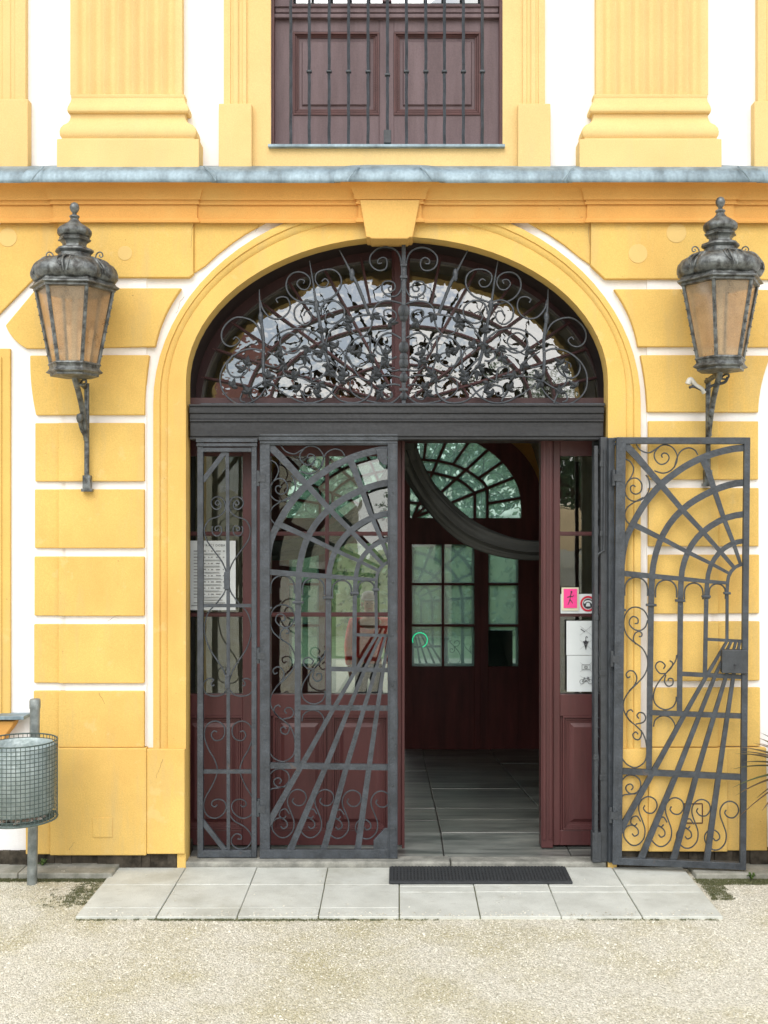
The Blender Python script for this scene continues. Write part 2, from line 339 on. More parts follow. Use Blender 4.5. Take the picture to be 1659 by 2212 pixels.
tag(kb.build('kerb', M['kerb'], bevel=.006), kind='structure')

# gravel stones, moss
pb = MB(); rnd = random.Random(3)
def onpave(x, y): return -1.66 < x < 1.67 and y > -.80
for i in range(46000):
    y = -rnd.uniform(.10, 2.25) if i % 3 else -rnd.uniform(.1, 1.4); lim = (D0 + y) * .40 + .15; x = rnd.uniform(-lim, lim)
    if onpave(x, y) or (abs(x) > 1.58 and y > -.19): continue
    r = rnd.uniform(.0020, .0046) * (1.0 if rnd.random() > .06 else rnd.uniform(1.2, 1.8)); h = r * rnd.uniform(.45, .8); a = rnd.uniform(0, 3.1)
    vs = []
    for j in range(5):
        t = a + j * 1.2566; q = r * rnd.uniform(.75, 1.25); vs.append((x + q * math.cos(t), y + q * math.sin(t), -.0145))
    for j in range(5):
        v0 = vs[j]; vs.append((x + (v0[0] - x) * .62, y + (v0[1] - y) * .62, -.0145 + h))
    pb.add(vs, [(j, (j + 1) % 5, 5 + (j + 1) % 5, 5 + j) for j in range(5)] + [(5, 6, 7, 8, 9)])
tag(pb.build('gravel', M['pebble']), kind='stuff')
db = MB()
for i in range(420):
    if i < 320: x = rnd.uniform(-1.6, 1.6); y = -.775 + abs(rnd.gauss(0, .035))
    elif i < 370: x = rnd.uniform(-1.6, 1.6); y = rnd.uniform(-.75, -.03)
    else: x = rnd.uniform(-3.2, -1.7) if i % 2 else rnd.uniform(1.75, 3.2); y = rnd.uniform(-.15, -.03)
    r_ = rnd.uniform(.0018, .0045); zb_ = .0015 if i < 370 else .018
    db.lathe([(r_, 0), (r_ * .9, r_ * .5), (r_ * .3, r_ * .9)], c=(x, y, zb_), k=5, fn=lambda a, z, r: 1 + .3 * math.sin(a * 2 + i))
tag(db.build('loose_grit', M['pebble']), kind='stuff')
ms = MB()
def mossy(x0, x1, y0, y1, n, zb=-.013, hh=.007):
    for _ in range(n):
        x = rnd.uniform(x0, x1); y = rnd.uniform(y0, y1)
        for k in range(9):
            a = rnd.uniform(0, 6.28); h = rnd.uniform(.3, 1) * hh; wd = .0025; xx = x + rnd.uniform(-.012, .012); yy = y + rnd.uniform(-.012, .012)
            ms.add([(xx - wd * math.cos(a), yy - wd * math.sin(a), zb), (xx + wd * math.cos(a), yy + wd * math.sin(a), zb), (xx + rnd.uniform(-.006, .006), yy + rnd.uniform(-.006, .006), zb + h)], [(0, 1, 2)])
mossy(-2.3, -1.62, -.215, -.165, 800); mossy(-1.76, -1.63, -.58, -.2, 260); mossy(-1.88, -1.7, -.62, -.30, 70); mossy(-2.9, -2.3, -.20, -.165, 250)
mossy(1.655, 2.2, -.26, -.165, 1000); mossy(1.665, 1.78, -.5, -.25, 300); mossy(2.2, 2.8, -.22, -.165, 400)
mossy(-1.64, .2, -.792, -.783, 200); mossy(-1.2, -.3, -.80, -.785, 160); mossy(.9, 1.6, -.79, -.783, 60)
tag(ms.build('moss', M['moss']), kind='stuff')

# ================================================================== THE BUILDING
bld = empty('palace_building', (0, 0, 0), 'yellow and white stuccoed palace facade with arched gateway', 'building')
YW = .018     # white wall plane
A0, B0, C0 = 525, 438, 872     # outer archivolt: half width, rise, springing line (photo units on the wall plane)
A1, B1, C1 = 456, 313, 824     # opening
ACX = 857.5
def contour(f, y_bottom=1617, Y=0.0, n=40):
    a = A0 + (A1 - A0) * f; b = B0 + (B1 - B0) * f; c = C0 + (C1 - C0) * f
    pts = [(ACX - a, y_bottom), (ACX - a, (y_bottom + c) / 2)]
    for i in range(n + 1):
        t = math.pi * i / n; pts.append((ACX - a * math.cos(t), c - b * math.sin(t)))
    pts += [(ACX + a, (y_bottom + c) / 2), (ACX + a, y_bottom)]
    return [(X(p), Z(q)) for p, q in pts]

# white wall, ground floor, with the arch cut out
c = contour(.5, 1875); half = len(c) // 2; topz = Z(358)
wl = MB()
left = [(-7, -.05)] + c[:half + 1]
left = [(-7, Z(1850)), (c[0][0], Z(1850))] + c[1:half + 1] + [(c[half][0], topz), (-7, topz)]
right = [(c[half][0], topz)] + c[half:-1] + [(c[-1][0], Z(1850)), (7, Z(1850)), (7, topz)]
wl.prism(left, YW, .30); wl.prism(right, YW, .30)
wl.build_each('wall', M['white'], bld)
wb = MB(); wb.prism([(X(141), Z(1612)), (X(316), Z(1612)), (X(316), Z(480)), (X(141), Z(480))], .004, YW)
wb.prism([(X(1398), Z(1614)), (X(1537), Z(1614)), (X(1537), Z(480)), (X(1398), Z(480))], .004, YW)
wb.build_each('wall', M['white'], bld)
def rough(x0, x1, ztop):
    bs = MB()
    n = max(2, int((x1 - x0) / .05)); top = [(x0 + (x1 - x0) * i / n, ztop) for i in range(n + 1)]
    f = [(x, -.03, ) for x, _ in top]
    for i in range(n):
        dy = random.uniform(-.012, .012); xa, xb = top[i][0], top[i + 1][0]
        bs.box(xa - .001, xb + .001, .002 + dy, .25 - .001 * (i % 2), -.04, ztop - .001 * (i % 2))
    bs.build('stone_base', M['base'], bld, bevel=.004)
rough(-7, X(399), Z(1838)); rough(X(1318), 7, Z(1832))

# archivolt
prof = [(0, YW), (0, -.020), (.07, -.022), (.20, -.020), (.215, -.010), (.25, -.013), (.33, -.010), (.40, -.002), (.425, .003), (.44, -.001), (1, .0), (1, .13), (.86, .13)]
arc = MB(); rings = [[(x, y, z) for x, z in contour(f)] for f, y in prof]; n = len(rings[0])
fs = []
for i in range(len(prof) - 1):
    fs += [(i * n + j, (i + 1) * n + j, (i + 1) * n + j + 1, i * n + j + 1) for j in range(n - 1)]
arc.add([v for r in rings for v in r], fs) if False else None
vs = []
for (f, y), r in zip(prof, rings): vs += [(x, y, z) for x, _, z in r]
arc.add(vs, fs); arc.build('arch_moulding', M['yellow'], bld, smooth=35)
# recessed casing behind
cs = MB()
for f, ya, yb in ((.80, .128, .50),):
    r = contour(f, 1868); m_ = len(r)
    cs.add([(x, ya, z) for x, z in r] + [(x, yb, z) for x, z in r], [(j, m_ + j, m_ + j + 1, j + 1) for j in range(m_ - 1)])
r0 = contour(.80, 1868); r1 = contour(.1, 1868); m_ = len(r0)
cs.add([(x, .499, z) for x, z in r0] + [(x, .499, z) for x, z in r1], [(j, m_ + j, m_ + j + 1, j + 1) for j in range(m_ - 1)])
cs.build('arch_recess', M['casing'], bld, smooth=35)

# rusticated blocks
crk = random.Random(4)
def curve_pts(a, b, bulge, n=8):
    q = []
    for i in range(n + 1):
        t = i / n; dx, dy = b[0] - a[0], b[1] - a[1]; l = math.hypot(dx, dy); k = 4 * bulge * t * (1 - t)
        q.append((a[0] + dx * t - dy / l * k, a[1] + dy * t + dx / l * k))
    return q
def block(polys, name='rusticated_block'):
    m = MB()
    for pts, y in polys:
        m.prism([(X(a), Z(b)) for a, b in pts], y, YW)
    return m.build(name, M['yellow'], bld, bevel=.005)
YA, YB = -.003, -.022
def arc_off(px_list, off):   # points on the outer archivolt line, pushed outward
    res = []
    for y in px_list:
        t = math.asin(max(-1, min(1, (C0 - y) / (B0 + off)))); res.append((A0 + off) * math.cos(t))
    return res
ya = [601, 575, 550, 525, 505, 478]; xa = arc_off(ya, 20)
# top row, left of arch
block([([(-40, 478), (128, 478), (128, 601), (74, 601), (0, 677), (-40, 715)], YA),
       ([(128, 478), (419, 478), (419, 594), (409, 601), (128, 601)], YB),
       ([(419, 478), (419, 590)] + [(ACX - a, b) for a, b in zip(xa[1:], ya[1:])], YA)])
ya2 = [606, 580, 555, 530, 508, 480]; xa2 = arc_off(ya2, 20)
block([([(1572, 478), (1740, 478), (1740, 604), (1572, 604)], YA),
       ([(1275, 478), (1572, 478), (1572, 604), (1306, 604), (1275, 575)], YB),
       ([(1275, 478), (1275, 572)] + [(ACX + a, b) for a, b in zip(xa2[2:], ya2[2:])], YA)])
# second row
block([([(128, 624), (76, 626), (12, 703)] + curve_pts((12, 703), (57, 753), 6)[1:] + [(128, 753)], YA),
       ([(128, 624), (393, 624)] + curve_pts((393, 624), (336, 750), 8)[1:] + [(128, 753)], YB)])
block([([(1572, 626), (1690, 626), (1690, 750), (1572, 750)], YA),
       ([(1572, 626), (1325, 626)] + curve_pts((1325, 626), (1377, 750), -8)[1:] + [(1572, 750)], YB)])
# third row
block([([(128, 768), (65, 768)] + curve_pts((65, 768), (78, 897), 4)[1:] + [(128, 897)], YA),
       ([(128, 768), (324, 768)] + curve_pts((324, 768), (314, 897), 3)[1:] + [(128, 897)], YB)])
block([([(1572, 768), (1665, 768)] + curve_pts((1665, 768), (1638, 891), 6)[1:] + [(1572, 891)], YA),
       ([(1572, 768), (1382, 768)] + curve_pts((1382, 768), (1397, 891), -3)[1:] + [(1572, 891)], YB)])
for i, (t, b) in enumerate(((914, 1040), (1057, 1184), (1202, 1330), (1348, 1475), (1492, 1613))):
    l = 76 - i * .8
    block([([(l, t), (128, t), (128, b), (l, b)], YA), ([(128, t), (313, t), (313, b), (128, b)], YB)])
for i, (t, b) in enumerate(((910, 1036), (1054, 1180), (1198, 1325), (1342, 1470), (1485, 1612))):
    l = 1638 + i
    block([([(1550, t), (l, t), (l, b), (1550, b)], YA), ([(1399, t), (1550, t), (1550, b), (1399, b)], YB)])
# plinths
pl = MB()
for pts, y in (([(57, 1645), (112, 1645), (112, 1844), (57, 1844)], -.016), ([(112, 1613.5), (319, 1613.5), (319, 1844), (112, 1844)], -.036), ([(319, 1616), (401, 1616), (401, 1842), (319, 1842)], -.028), ([(57, 1614), (112, 1614), (112, 1645), (57, 1645)], -.0155)):
    pl.prism([(X(a), Z(b)) for a, b in pts], y, .04)
pl.build('plinth', M['yellow'], bld, bevel=.006)
pl = MB()
for pts, y in (([(1568, 1614), (1654, 1614), (1656, 1836), (1568, 1836)], -.016), ([(1398, 1613.5), (1568, 1613.5), (1568, 1836), (1398, 1836)], -.036), ([(1314, 1616), (1398, 1616), (1398, 1836), (1314, 1836)], -.028)):
    pl.prism([(X(a), Z(b)) for a, b in pts], y, .04)
pl.build('plinth', M['yellow'], bld, bevel=.006)
# reveal below the arch moulding, down to the step
rv = MB()
for x in (X(401.5), X(1313.5)):
    s_ = -1 if x < 0 else 1
    rv.box(x, x + s_ * .05, -.004, .129, -.02, Z(1616))
rv.build_each('reveal', M['yellow'], bld, bevel=.003)
# hatches and filled holes in the plaster
ht = MB()
def frame_line(m, x0, x1, y0, y1, Y, w=1.2, d=.0035):
    for a in (((x0, y0), (x1, y0)), ((x1, y0), (x1, y1)), ((x0, y0), (x0, y1)), ((x0, y1), (x1, y1))):
        m.bar([(X(a[0][0], Y), Z(a[0][1], Y)), (X(a[1][0], Y), Z(a[1][1], Y))], w / 376, None, Y - d, Y + .001)
hb = MB(); hb.box(X(201, -.036), X(243, -.036), -.0410, -.02, Z(1808, -.036), Z(1766, -.036)); hb.build('wall_hatch', M['yellow'], bld, bevel=.0012)
hm = MB(); frame_line(hm, 1477, 1517, 1736, 1778, -.036, 2.0, .004); hm.build('hatch_frame', M['wood_red'], bld)
hb = MB(); hb.box(X(1479, -.036), X(1515, -.036), -.0400, -.02, Z(1776, -.036), Z(1738, -.036)); hb.build('wall_hatch', M['patch'], bld)
for (px, py, r, Y) in ((17, 513, 20, YA), (270, 547, 15.5, YB), (1378, 548, 20.5, YB), (1461, 503, 21.5, YB)):
    m = MB(); ring = [(X(px, Y) + r / 376 * math.cos(t * .2618), Z(py, Y) + r / 376 * math.sin(t * .2618)) for t in range(24)]
    m.prism(ring, Y - .0026, Y + .01); m.build('plaster_plug', M['patch'], bld, bevel=.001, seg=1)

# hairline cracks in the stucco
def crack(px, py, n, dx, dy, Y):
    p = [(px, py)]
    for _ in range(n): p.append((p[-1][0] + dx * crk.uniform(.2, 1.6) + crk.uniform(-2, 2), p[-1][1] + dy * crk.uniform(.4, 1.4)))
    m = MB(); m.bar([(X(a, Y), Z(b, Y)) for a, b in p], .0014, .0006, Y - .0009, Y + .002); m.build('hairline_crack', M['wood_red'], bld)
for c_ in ((418, 486, 9, -.3, 6, YB), (1272, 490, 8, .3, 6, YB), (398, 640, 7, -3, 7, YB), (214, 1496, 6, 1, 5, YB), (352, 1640, 8, -.8, 7, -.028), (150, 1836, 5, 3, -4, -.036), (1470, 625, 6, 2, 5, YB), (232, 1342, 5, 4, -3, YB), (560, 486, 5, -3, 4, YA)):
    crack(*c_)
# cornice: profile swept round the breaks
blocks_ = [(X(128), X(419), .012), (X(784), X(901), .020), (X(1275), X(1572), .012)]
def plan(off):
    pts = [(-7, -off)]
    for a, b, s_ in blocks_:
        pts += [(a - off, -off), (a - off, -s_ - off), (b + off, -s_ - off), (b + off, -off)]
    pts.append((7, -off)); return pts
def sweep(profile, name, m, smooth=30):
    mb = MB(); rows = []
    for py, p in profile:
        z = Z(py, -.012 - p); rows.append([(x, y, z) for x, y in plan(p)])
    n = len(rows[0]); vs = [v for r in rows for v in r]
    fs = [(i * n + j, i * n + j + 1, (i + 1) * n + j + 1, (i + 1) * n + j) for i in range(len(rows) - 1) for j in range(n - 1)]
    mb.add(vs, fs); return mb.build(name, m, bld, smooth=smooth)
sweep([(481, -.03), (481, .030), (480, .040), (476, .042), (475.5, .034), (471.5, .032), (470.5, .0245), (441.5, .0245), (441, .038), (437, .040), (436.5, .034), (431.5, .036), (431, .046), (427, .048), (418, .053), (410, .062), (402, .079), (397, .098), (394.5, .112), (393, .135)], 'cornice', M['orange'])
sweep([(393.8, .10), (393.8, .150), (391, .156), (386, .158), (378, .154), (370, .143), (364, .125), (360, .098), (358, .06), (356.5, -.03)], 'lead_flashing', M['lead'], smooth=50)
sm = MB()
for px in (80, 455, 762, 922, 1226, 1608):    # welted seams over the lead
    s_ = 1 if px in (80, 762, 1226) else -1
    Y = -.2; sm.tube(smoothpts([(X(px - s_ * 12 + s_ * 26, Y + .05), Y + .05, Z(360, Y + .05)), (X(px + s_ * 2, Y), Y - .004, Z(372, Y)), (X(px - s_ * 12, Y), Y - .012, Z(392, Y))], 4), .005)
sm.build_each('lead_seam', M['lead'], bld, smooth=60)
for (x0, n_) in ((-1.9, 1),):
    pass
# keystone
ks = MB(); ks.prism([(X(778), Z(438.5)), (X(907), Z(438.5)), (X(891), Z(519)), (X(884), Z(519)), (X(880), Z(522)), (X(803), Z(522)), (X(799), Z(519)), (X(792), Z(519))], -.066, .12)
ks.build('keystone', M['keystone'], bld, bevel=.006)

# ---- upper storey
UW = .02
up = MB(); x0, x1 = X(586, .02), X(1085, .02); zs = Z(314, .02)
up.box(-7, x0, UW, .3, topz - .02, 6.4); up.box(x1, 7, UW, .3, topz - .02, 6.4); up.box(x0, x1, UW, .3, topz - .02, zs); up.box(x0, x1, UW, .3, 5.9, 6.4)
up.build_each('wall', M['white'], bld)
body = MB(); body.box(-7, 7, .30, 6.2, 4.35, 6.4); body.box(-7, -1.95, .30, 6.0, -.9, 4.35); body.box(1.95, 7, .30, 6.0, -.9, 4.35)
body.build('building_core', M['white'], bld)
rf = MB(); rf.prism([(-7.4, 6.4), (7.4, 6.4), (6.4, 8.6), (-6.4, 8.6)], -.35, 6.6); rf.build('roof', M['rooftile'], bld)
def pilaster(pcx):
    sh = MB(); hw = 120; yf = -.038; x0 = X(pcx - hw); x1 = X(pcx + hw); zt = 6.2; zb = Z(204, -.04)
    pts = [(x0, UW), (x0, yf), (x0 + .030, yf)]; nfl = 7; a = x0 + .030; wd = (x1 - x0 - .060) / nfl
    for i in range(nfl):
        for k in range(1, 9):
            t = k / 9; pts.append((a + wd * (i + .10 + .80 * t), yf + .030 * math.sin(math.pi * t) ** .8))
        pts.append((a + wd * (i + 1) if i < nfl - 1 else x1 - .030, yf))
    pts += [(x1, yf), (x1, UW)]; n = len(pts)
    sh.add([(x, y, zb) for x, y in pts] + [(x, y, zt) for x, y in pts], [(i, i + 1, n + i + 1, n + i) for i in range(n - 1)])
    s_ = sh.build('pilaster_shaft', M['yellow_up'], bld, smooth=40)
    b = MB(); prof = [(120, .040, 204), (123, .048, 204), (123, .048, 209), (122, .045, 212), (123.5, .050, 219), (127, .058, 225), (128, .062, 227), (129.5, .070, 229), (131, .078, 234), (131, .078, 239), (129, .070, 244), (124, .055, 245), (124, .055, 249), (124, .052, 253), (125.5, .056, 259), (129, .066, 264), (134, .076, 267), (140, .088, 269.5), (146, .102, 276), (148, .108, 284), (147, .104, 292), (143, .094, 298), (143, .094, 300), (153.5, .112, 300.5), (153.5, .112, 364)]
    vs = []
    for h, p, py in prof:
        z = Z(py, -p); xs = (X(pcx - h, -p), X(pcx + h, -p)); vs += [(xs[0], UW, z), (xs[0], -p, z), (xs[1], -p, z), (xs[1], UW, z)]
    fs = [(4 * i + j, 4 * i + j + 1, 4 * i + j + 5, 4 * i + j + 4) for i in range(len(prof) - 1) for j in range(3)]
    fs.append((0, 1, 2, 3)); b.add(vs, fs); o = b.build('pilaster_base', M['yellow_up'], bld, smooth=35, bevel=.003, seg=1)
pilaster(276); pilaster(1405.5)
# window surround
def strips(xa, xb, inner_left, ybase, ytop=-400):
    m = MB(); w_ = xb - xa; prof = [(0, .02), (0, -.026), (.28, -.026), (.31, -.018), (.40, -.018), (.43, -.024), (.62, -.024), (.68, -.012), (.80, -.010), (.84, -.016), (1, -.016), (1, .02)]
    if inner_left: prof = [(1 - a, y) for a, y in prof][::-1]
    pts = [(X(xa + a * w_), y) for a, y in prof]; n = len(pts)
    m.add([(x, y, Z(ybase)) for x, y in pts] + [(x, y, 6.0) for x, y in pts], [(i, i + 1, n + i + 1, n + i) for i in range(n - 1)])
    return m
for xa, xb, il, ba, bb, by, nm in ((485, 533, False, 475, 546, 230, 1), (1129, 1176, True, 1117, 1187, 230, 1), (-20, 58, True, -60, 66, 220, 0), (1634, 1700, False, 1624, 1720, 225, 0)):
    strips(xa, xb, il, by).build('window_surround_strip', M['yellow_up'], bld)
    m = MB(); m.box(X(ba), X(bb), -.046, UW, Z(368), Z(by)); m.build('window_surround_block', M['yellow_up'], bld, bevel=.005)
m = MB(); m.box(X(533), x0, -.004, .025, Z(368), 6.0); m.box(x1, X(1129), -.004, .025, Z(368), 6.0); m.box(x0, x1, -.004, .03, Z(368), Z(317))
m.box(-3.2, X(-20), -.004, .019, Z(368), 6.0); m.box(X(1700), 3.2, -.004, .019, Z(368), 6.0)
m.build_each('window_surround', M['yellow_up'], bld)
# upper window
win = MB(); YG = .085
def XB(m, a, b, c_, d, Y, th=.03, Y1=None): m.box(X(a, Y), X(b, Y), Y, (Y + th) if Y1 is None else Y1, Z(d, Y), Z(c_, Y))
wroot = MB()
wroot.box(X(586, .03), X(592, .03), .03, .16, zs, 5.9); wroot.box(X(1079, .03), X(1085, .03), .03, .16, zs, 5.9); wroot.box(X(586, .03), X(1085, .03), .03, .16, 5.85, 5.9)
window = wroot.build('window', M['wood_red'], bld)
leaf = MB()
XB(leaf, 592, 633, -200, 312, YG); XB(leaf, 1038, 1079, -200, 312, YG); XB(leaf, 819, 851, 38, 312, YG)
XB(leaf, 633, 819, 38, 69, YG); XB(leaf, 851, 1038, 38, 69, YG); XB(leaf, 633, 819, 248, 312, YG); XB(leaf, 851, 1038, 248, 312, YG)
leaf.build('casement_frame', M['wood_win'], window, bevel=.003)
for a, b in ((633, 819), (851, 1038)):
    q = MB(); w_ = 4
    for k, (i0, yy) in enumerate(((0, YG - .008), (4.2, YG + .004), (8.4, YG + .013))):
        for (p0, p1, q0, q1) in ((a + i0, b - i0, 69 + i0, 69 + i0 + w_), (a + i0, b - i0, 248 - i0 - w_, 248 - i0), (a + i0, a + i0 + w_, 69 + i0 + w_, 248 - i0 - w_), (b - i0 - w_, b - i0, 69 + i0 + w_, 248 - i0 - w_)):
            XB(q, p0, p1, q0, q1, yy, .0, .115)
    q.build('panel_moulding', M['wood_red'], window, bevel=.0015, seg=1)
    q = MB(); Yp = YG + .022
    XB(q, a + 12, b - 12, 81, 236, Yp, .02)
    i_ = [(a + 19, 90), (b - 19, 90), (b - 19, 230), (a + 19, 230)]; i2 = [(a + 21, 93), (b - 21, 93), (b - 21, 227), (a + 21, 227)]
    q.add([(X(u, Yp), Yp, Z(v, Yp)) for u, v in i_] + [(X(u, Yp), Yp - .012, Z(v, Yp)) for u, v in i2], [(j, (j + 1) % 4, 4 + (j + 1) % 4, 4 + j) for j in range(4)] + [(4, 5, 6, 7)])
    q.build('raised_panel', M['wood_win'], window)
q = MB(); XB(q, 588, 1083, 29, 38, .055, .05); XB(q, 594, 1077, 15, 27, .062, .05); XB(q, 588, 1083, 11, 14, .05, .06)
q.build('transom_moulding', M['wood_win'], window, bevel=.004)
q = MB(); XB(q, 633, 1038, 8, 11, YG, .03); XB(q, 826, 846, -200, 3, YG, .03); XB(q, 633, 826, -100, -92, YG + .001, .03); XB(q, 846, 1038, -100, -92, YG + .001, .03); q.build('glazing_bar', M['wood_win'], window, bevel=.003)
q = MB(); q.box(X(628, .1), X(1045, .1), .105, .110, Z(6, .1), 5.85); q.build('pane', M['winglass'], window)
q = MB(); q.box(X(600, .16), X(1075, .16), .18, .19, Z(20, .16), 5.85); q.build('curtain', M['paper'], window)
q = MB(); q.box(X(579, -.03), X(1091, -.03), -.035, .10, Z(317.5, -.03), Z(311.5, -.03)); q.build('window_sill', M['lead'], window, bevel=.002)
# left neighbour window (only its edge and sill are in the picture)
m = MB(); Yn = -.02
m.prism([(X(-120), Z(753)), (X(22.5), Z(753)), (X(22.5), Z(1544)), (X(-120), Z(1544))], -.006, YW)
m.prism([(X(-120), Z(772)), (X(5), Z(772)), (X(5), Z(1544)), (X(-120), Z(1544))], -.016, .0)
m.build('side_window_surround', M['yellow'], bld, bevel=.004)
m = MB(); m.box(X(-160), X(52, -.1), -.105, YW, Z(1555, -.1), Z(1547, -.1)); m.build('side_window_sill', M['lead'], bld, bevel=.003)
m = MB(); m.prism([(X(-120), Z(1553)), (X(40), Z(1553)), (X(37), Z(1562)), (X(30), Z(1572)), (X(21), Z(1583)), (X(16), Z(1597)), (X(-120), Z(1597))], -.07, YW); m.build('sill_apron', M['orange'], bld, bevel=.006)
# neighbouring white arch band stub top-left
m = MB(); m.prism([(X(-40), Z(481)), (X(3), Z(481)), (X(-14), Z(505)), (X(-40), Z(530))], YA - .003, 0); m.build('wall_band', M['white'], bld)

# ---- transom beam over the gates
bm_ = MB(); Yb = .045
XB(bm_, 407, 1307, 873, 878, Yb - .018, .09); XB(bm_, 408, 1306, 878, 893, Yb - .010, .08); XB(bm_, 409, 1305, 893, 906, Yb - .002, .08)
XB(bm_, 409, 1305, 906, 911, Yb - .010, .08); XB(bm_, 410, 1304, 911, 943, Yb, .09); XB(bm_, 409, 1303, 943, 950, Yb + .008, .09)
beam = bm_.build('transom_beam', M['beam'], bld, bevel=.005)
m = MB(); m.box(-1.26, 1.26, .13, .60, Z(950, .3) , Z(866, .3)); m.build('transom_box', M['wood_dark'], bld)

# ---- fanlight
YF = .30
YF0 = YF; YF = .50
fan = MB()
FCX, FCY = 865.5, 878
def ell(a, b, n=48, cx=FCX, cy=FCY, t0=0, t1=180):
    return [(cx - a * math.cos(R(t0 + (t1 - t0) * i / n)), cy - b * math.sin(R(t0 + (t1 - t0) * i / n))) for i in range(n + 1)]
outer = ell(492, 385, cx=862); inner = ell(432, 320)
for (o_, i_) in ((outer, inner),):
    n = len(o_); vo = [(X(a, YF), Z(b, YF)) for a, b in o_]; vi = [(X(a, YF), Z(b, YF)) for a, b in i_]
    vs = [(x, YF, z) for x, z in vo] + [(x, YF, z) for x, z in vi] + [(x, YF + .07, z) for x, z in vo] + [(x, YF + .07, z) for x, z in vi]
    fan.add(vs, [(j, j + 1, n + j + 1, n + j) for j in range(n - 1)] + [(2 * n + j, 3 * n + j, 3 * n + j + 1, 2 * n + j + 1) for j in range(n - 1)] + [(n + j, n + j + 1, 3 * n + j + 1, 3 * n + j) for j in range(n - 1)])
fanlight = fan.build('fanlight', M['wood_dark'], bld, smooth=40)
m = MB(); XB(m, 846, 885, 540, 900, YF - .015, .09); XB(m, 851, 880, 540, 900, YF - .03, .09); m.build('centre_post', M['wood'], fanlight, bevel=.006)
ys = 0
for a, b in ((335, 226), (284, 176), (150, 92)):
    for t0, t1 in ((2, 87.5), (92.5, 178)):
        m = MB(); m.bar([(X(p, YF), Z(q, YF)) for p, q in ell(a, b, 24, t0=t0, t1=t1)], .014, None, YF + .006, YF + .062)
        m.bar([(X(p, YF), Z(q, YF)) for p, q in ell(a, b, 24, t0=t0, t1=t1)], .006, None, YF - .001, YF + .01); m.build('curved_glazing_bar', M['wood'], fanlight)
for k in range(1, 16):
    if k == 8: continue
    th_ = 180 * k / 16; t = R(th_); r_in = (0.0 if k % 2 == 0 else .0)
    ra = (10, 10) if k % 2 == 0 else (335, 226)
    p0 = (FCX - ra[0] * math.cos(t), FCY - ra[1] * math.sin(t)); p1 = (FCX - 440 * math.cos(t), FCY - 328 * math.sin(t))
    m = MB(); L = [(X(p0[0], YF), Z(p0[1], YF)), (X(p1[0], YF), Z(p1[1], YF))]
    m.bar(L, .0155, None, YF + .004 - .0004 * k, YF + .061); m.bar(L, .007, None, YF - .004 - .0003 * k, YF + .01); m.build('radial_glazing_bar', M['wood'], fanlight)
YP = .55; rp_ = random.Random(12); ringsf = [(8, 6), (150, 92), (284, 176), (335, 226), (452, 342)]
for ri in range(4):
    st = 1 if ri == 3 else 2
    for k in range(0, 16, st):
        t0, t1 = 180 * k / 16, 180 * (k + st) / 16; po = []
        for i_ in range(7): t = R(t0 + (t1 - t0) * i_ / 6); po.append((FCX - ringsf[ri + 1][0] * math.cos(t), FCY - ringsf[ri + 1][1] * math.sin(t)))
        for i_ in range(6, -1, -1): t = R(t0 + (t1 - t0) * i_ / 6); po.append((FCX - ringsf[ri][0] * math.cos(t), FCY - ringsf[ri][1] * math.sin(t)))
        po = [(X(a, YP), Z(b, YP)) for a, b in po]; mx_ = sum(p[0] for p in po) / 14; mz_ = sum(p[1] for p in po) / 14
        ta, tb = rp_.gauss(0, .012), rp_.gauss(0, .012)
        m = MB(); m.add([(a, YP + ta * (a - mx_) + tb * (b - mz_), b) for a, b in po], [tuple(range(14))]); m.build('pane', M['fanglass'], fanlight)

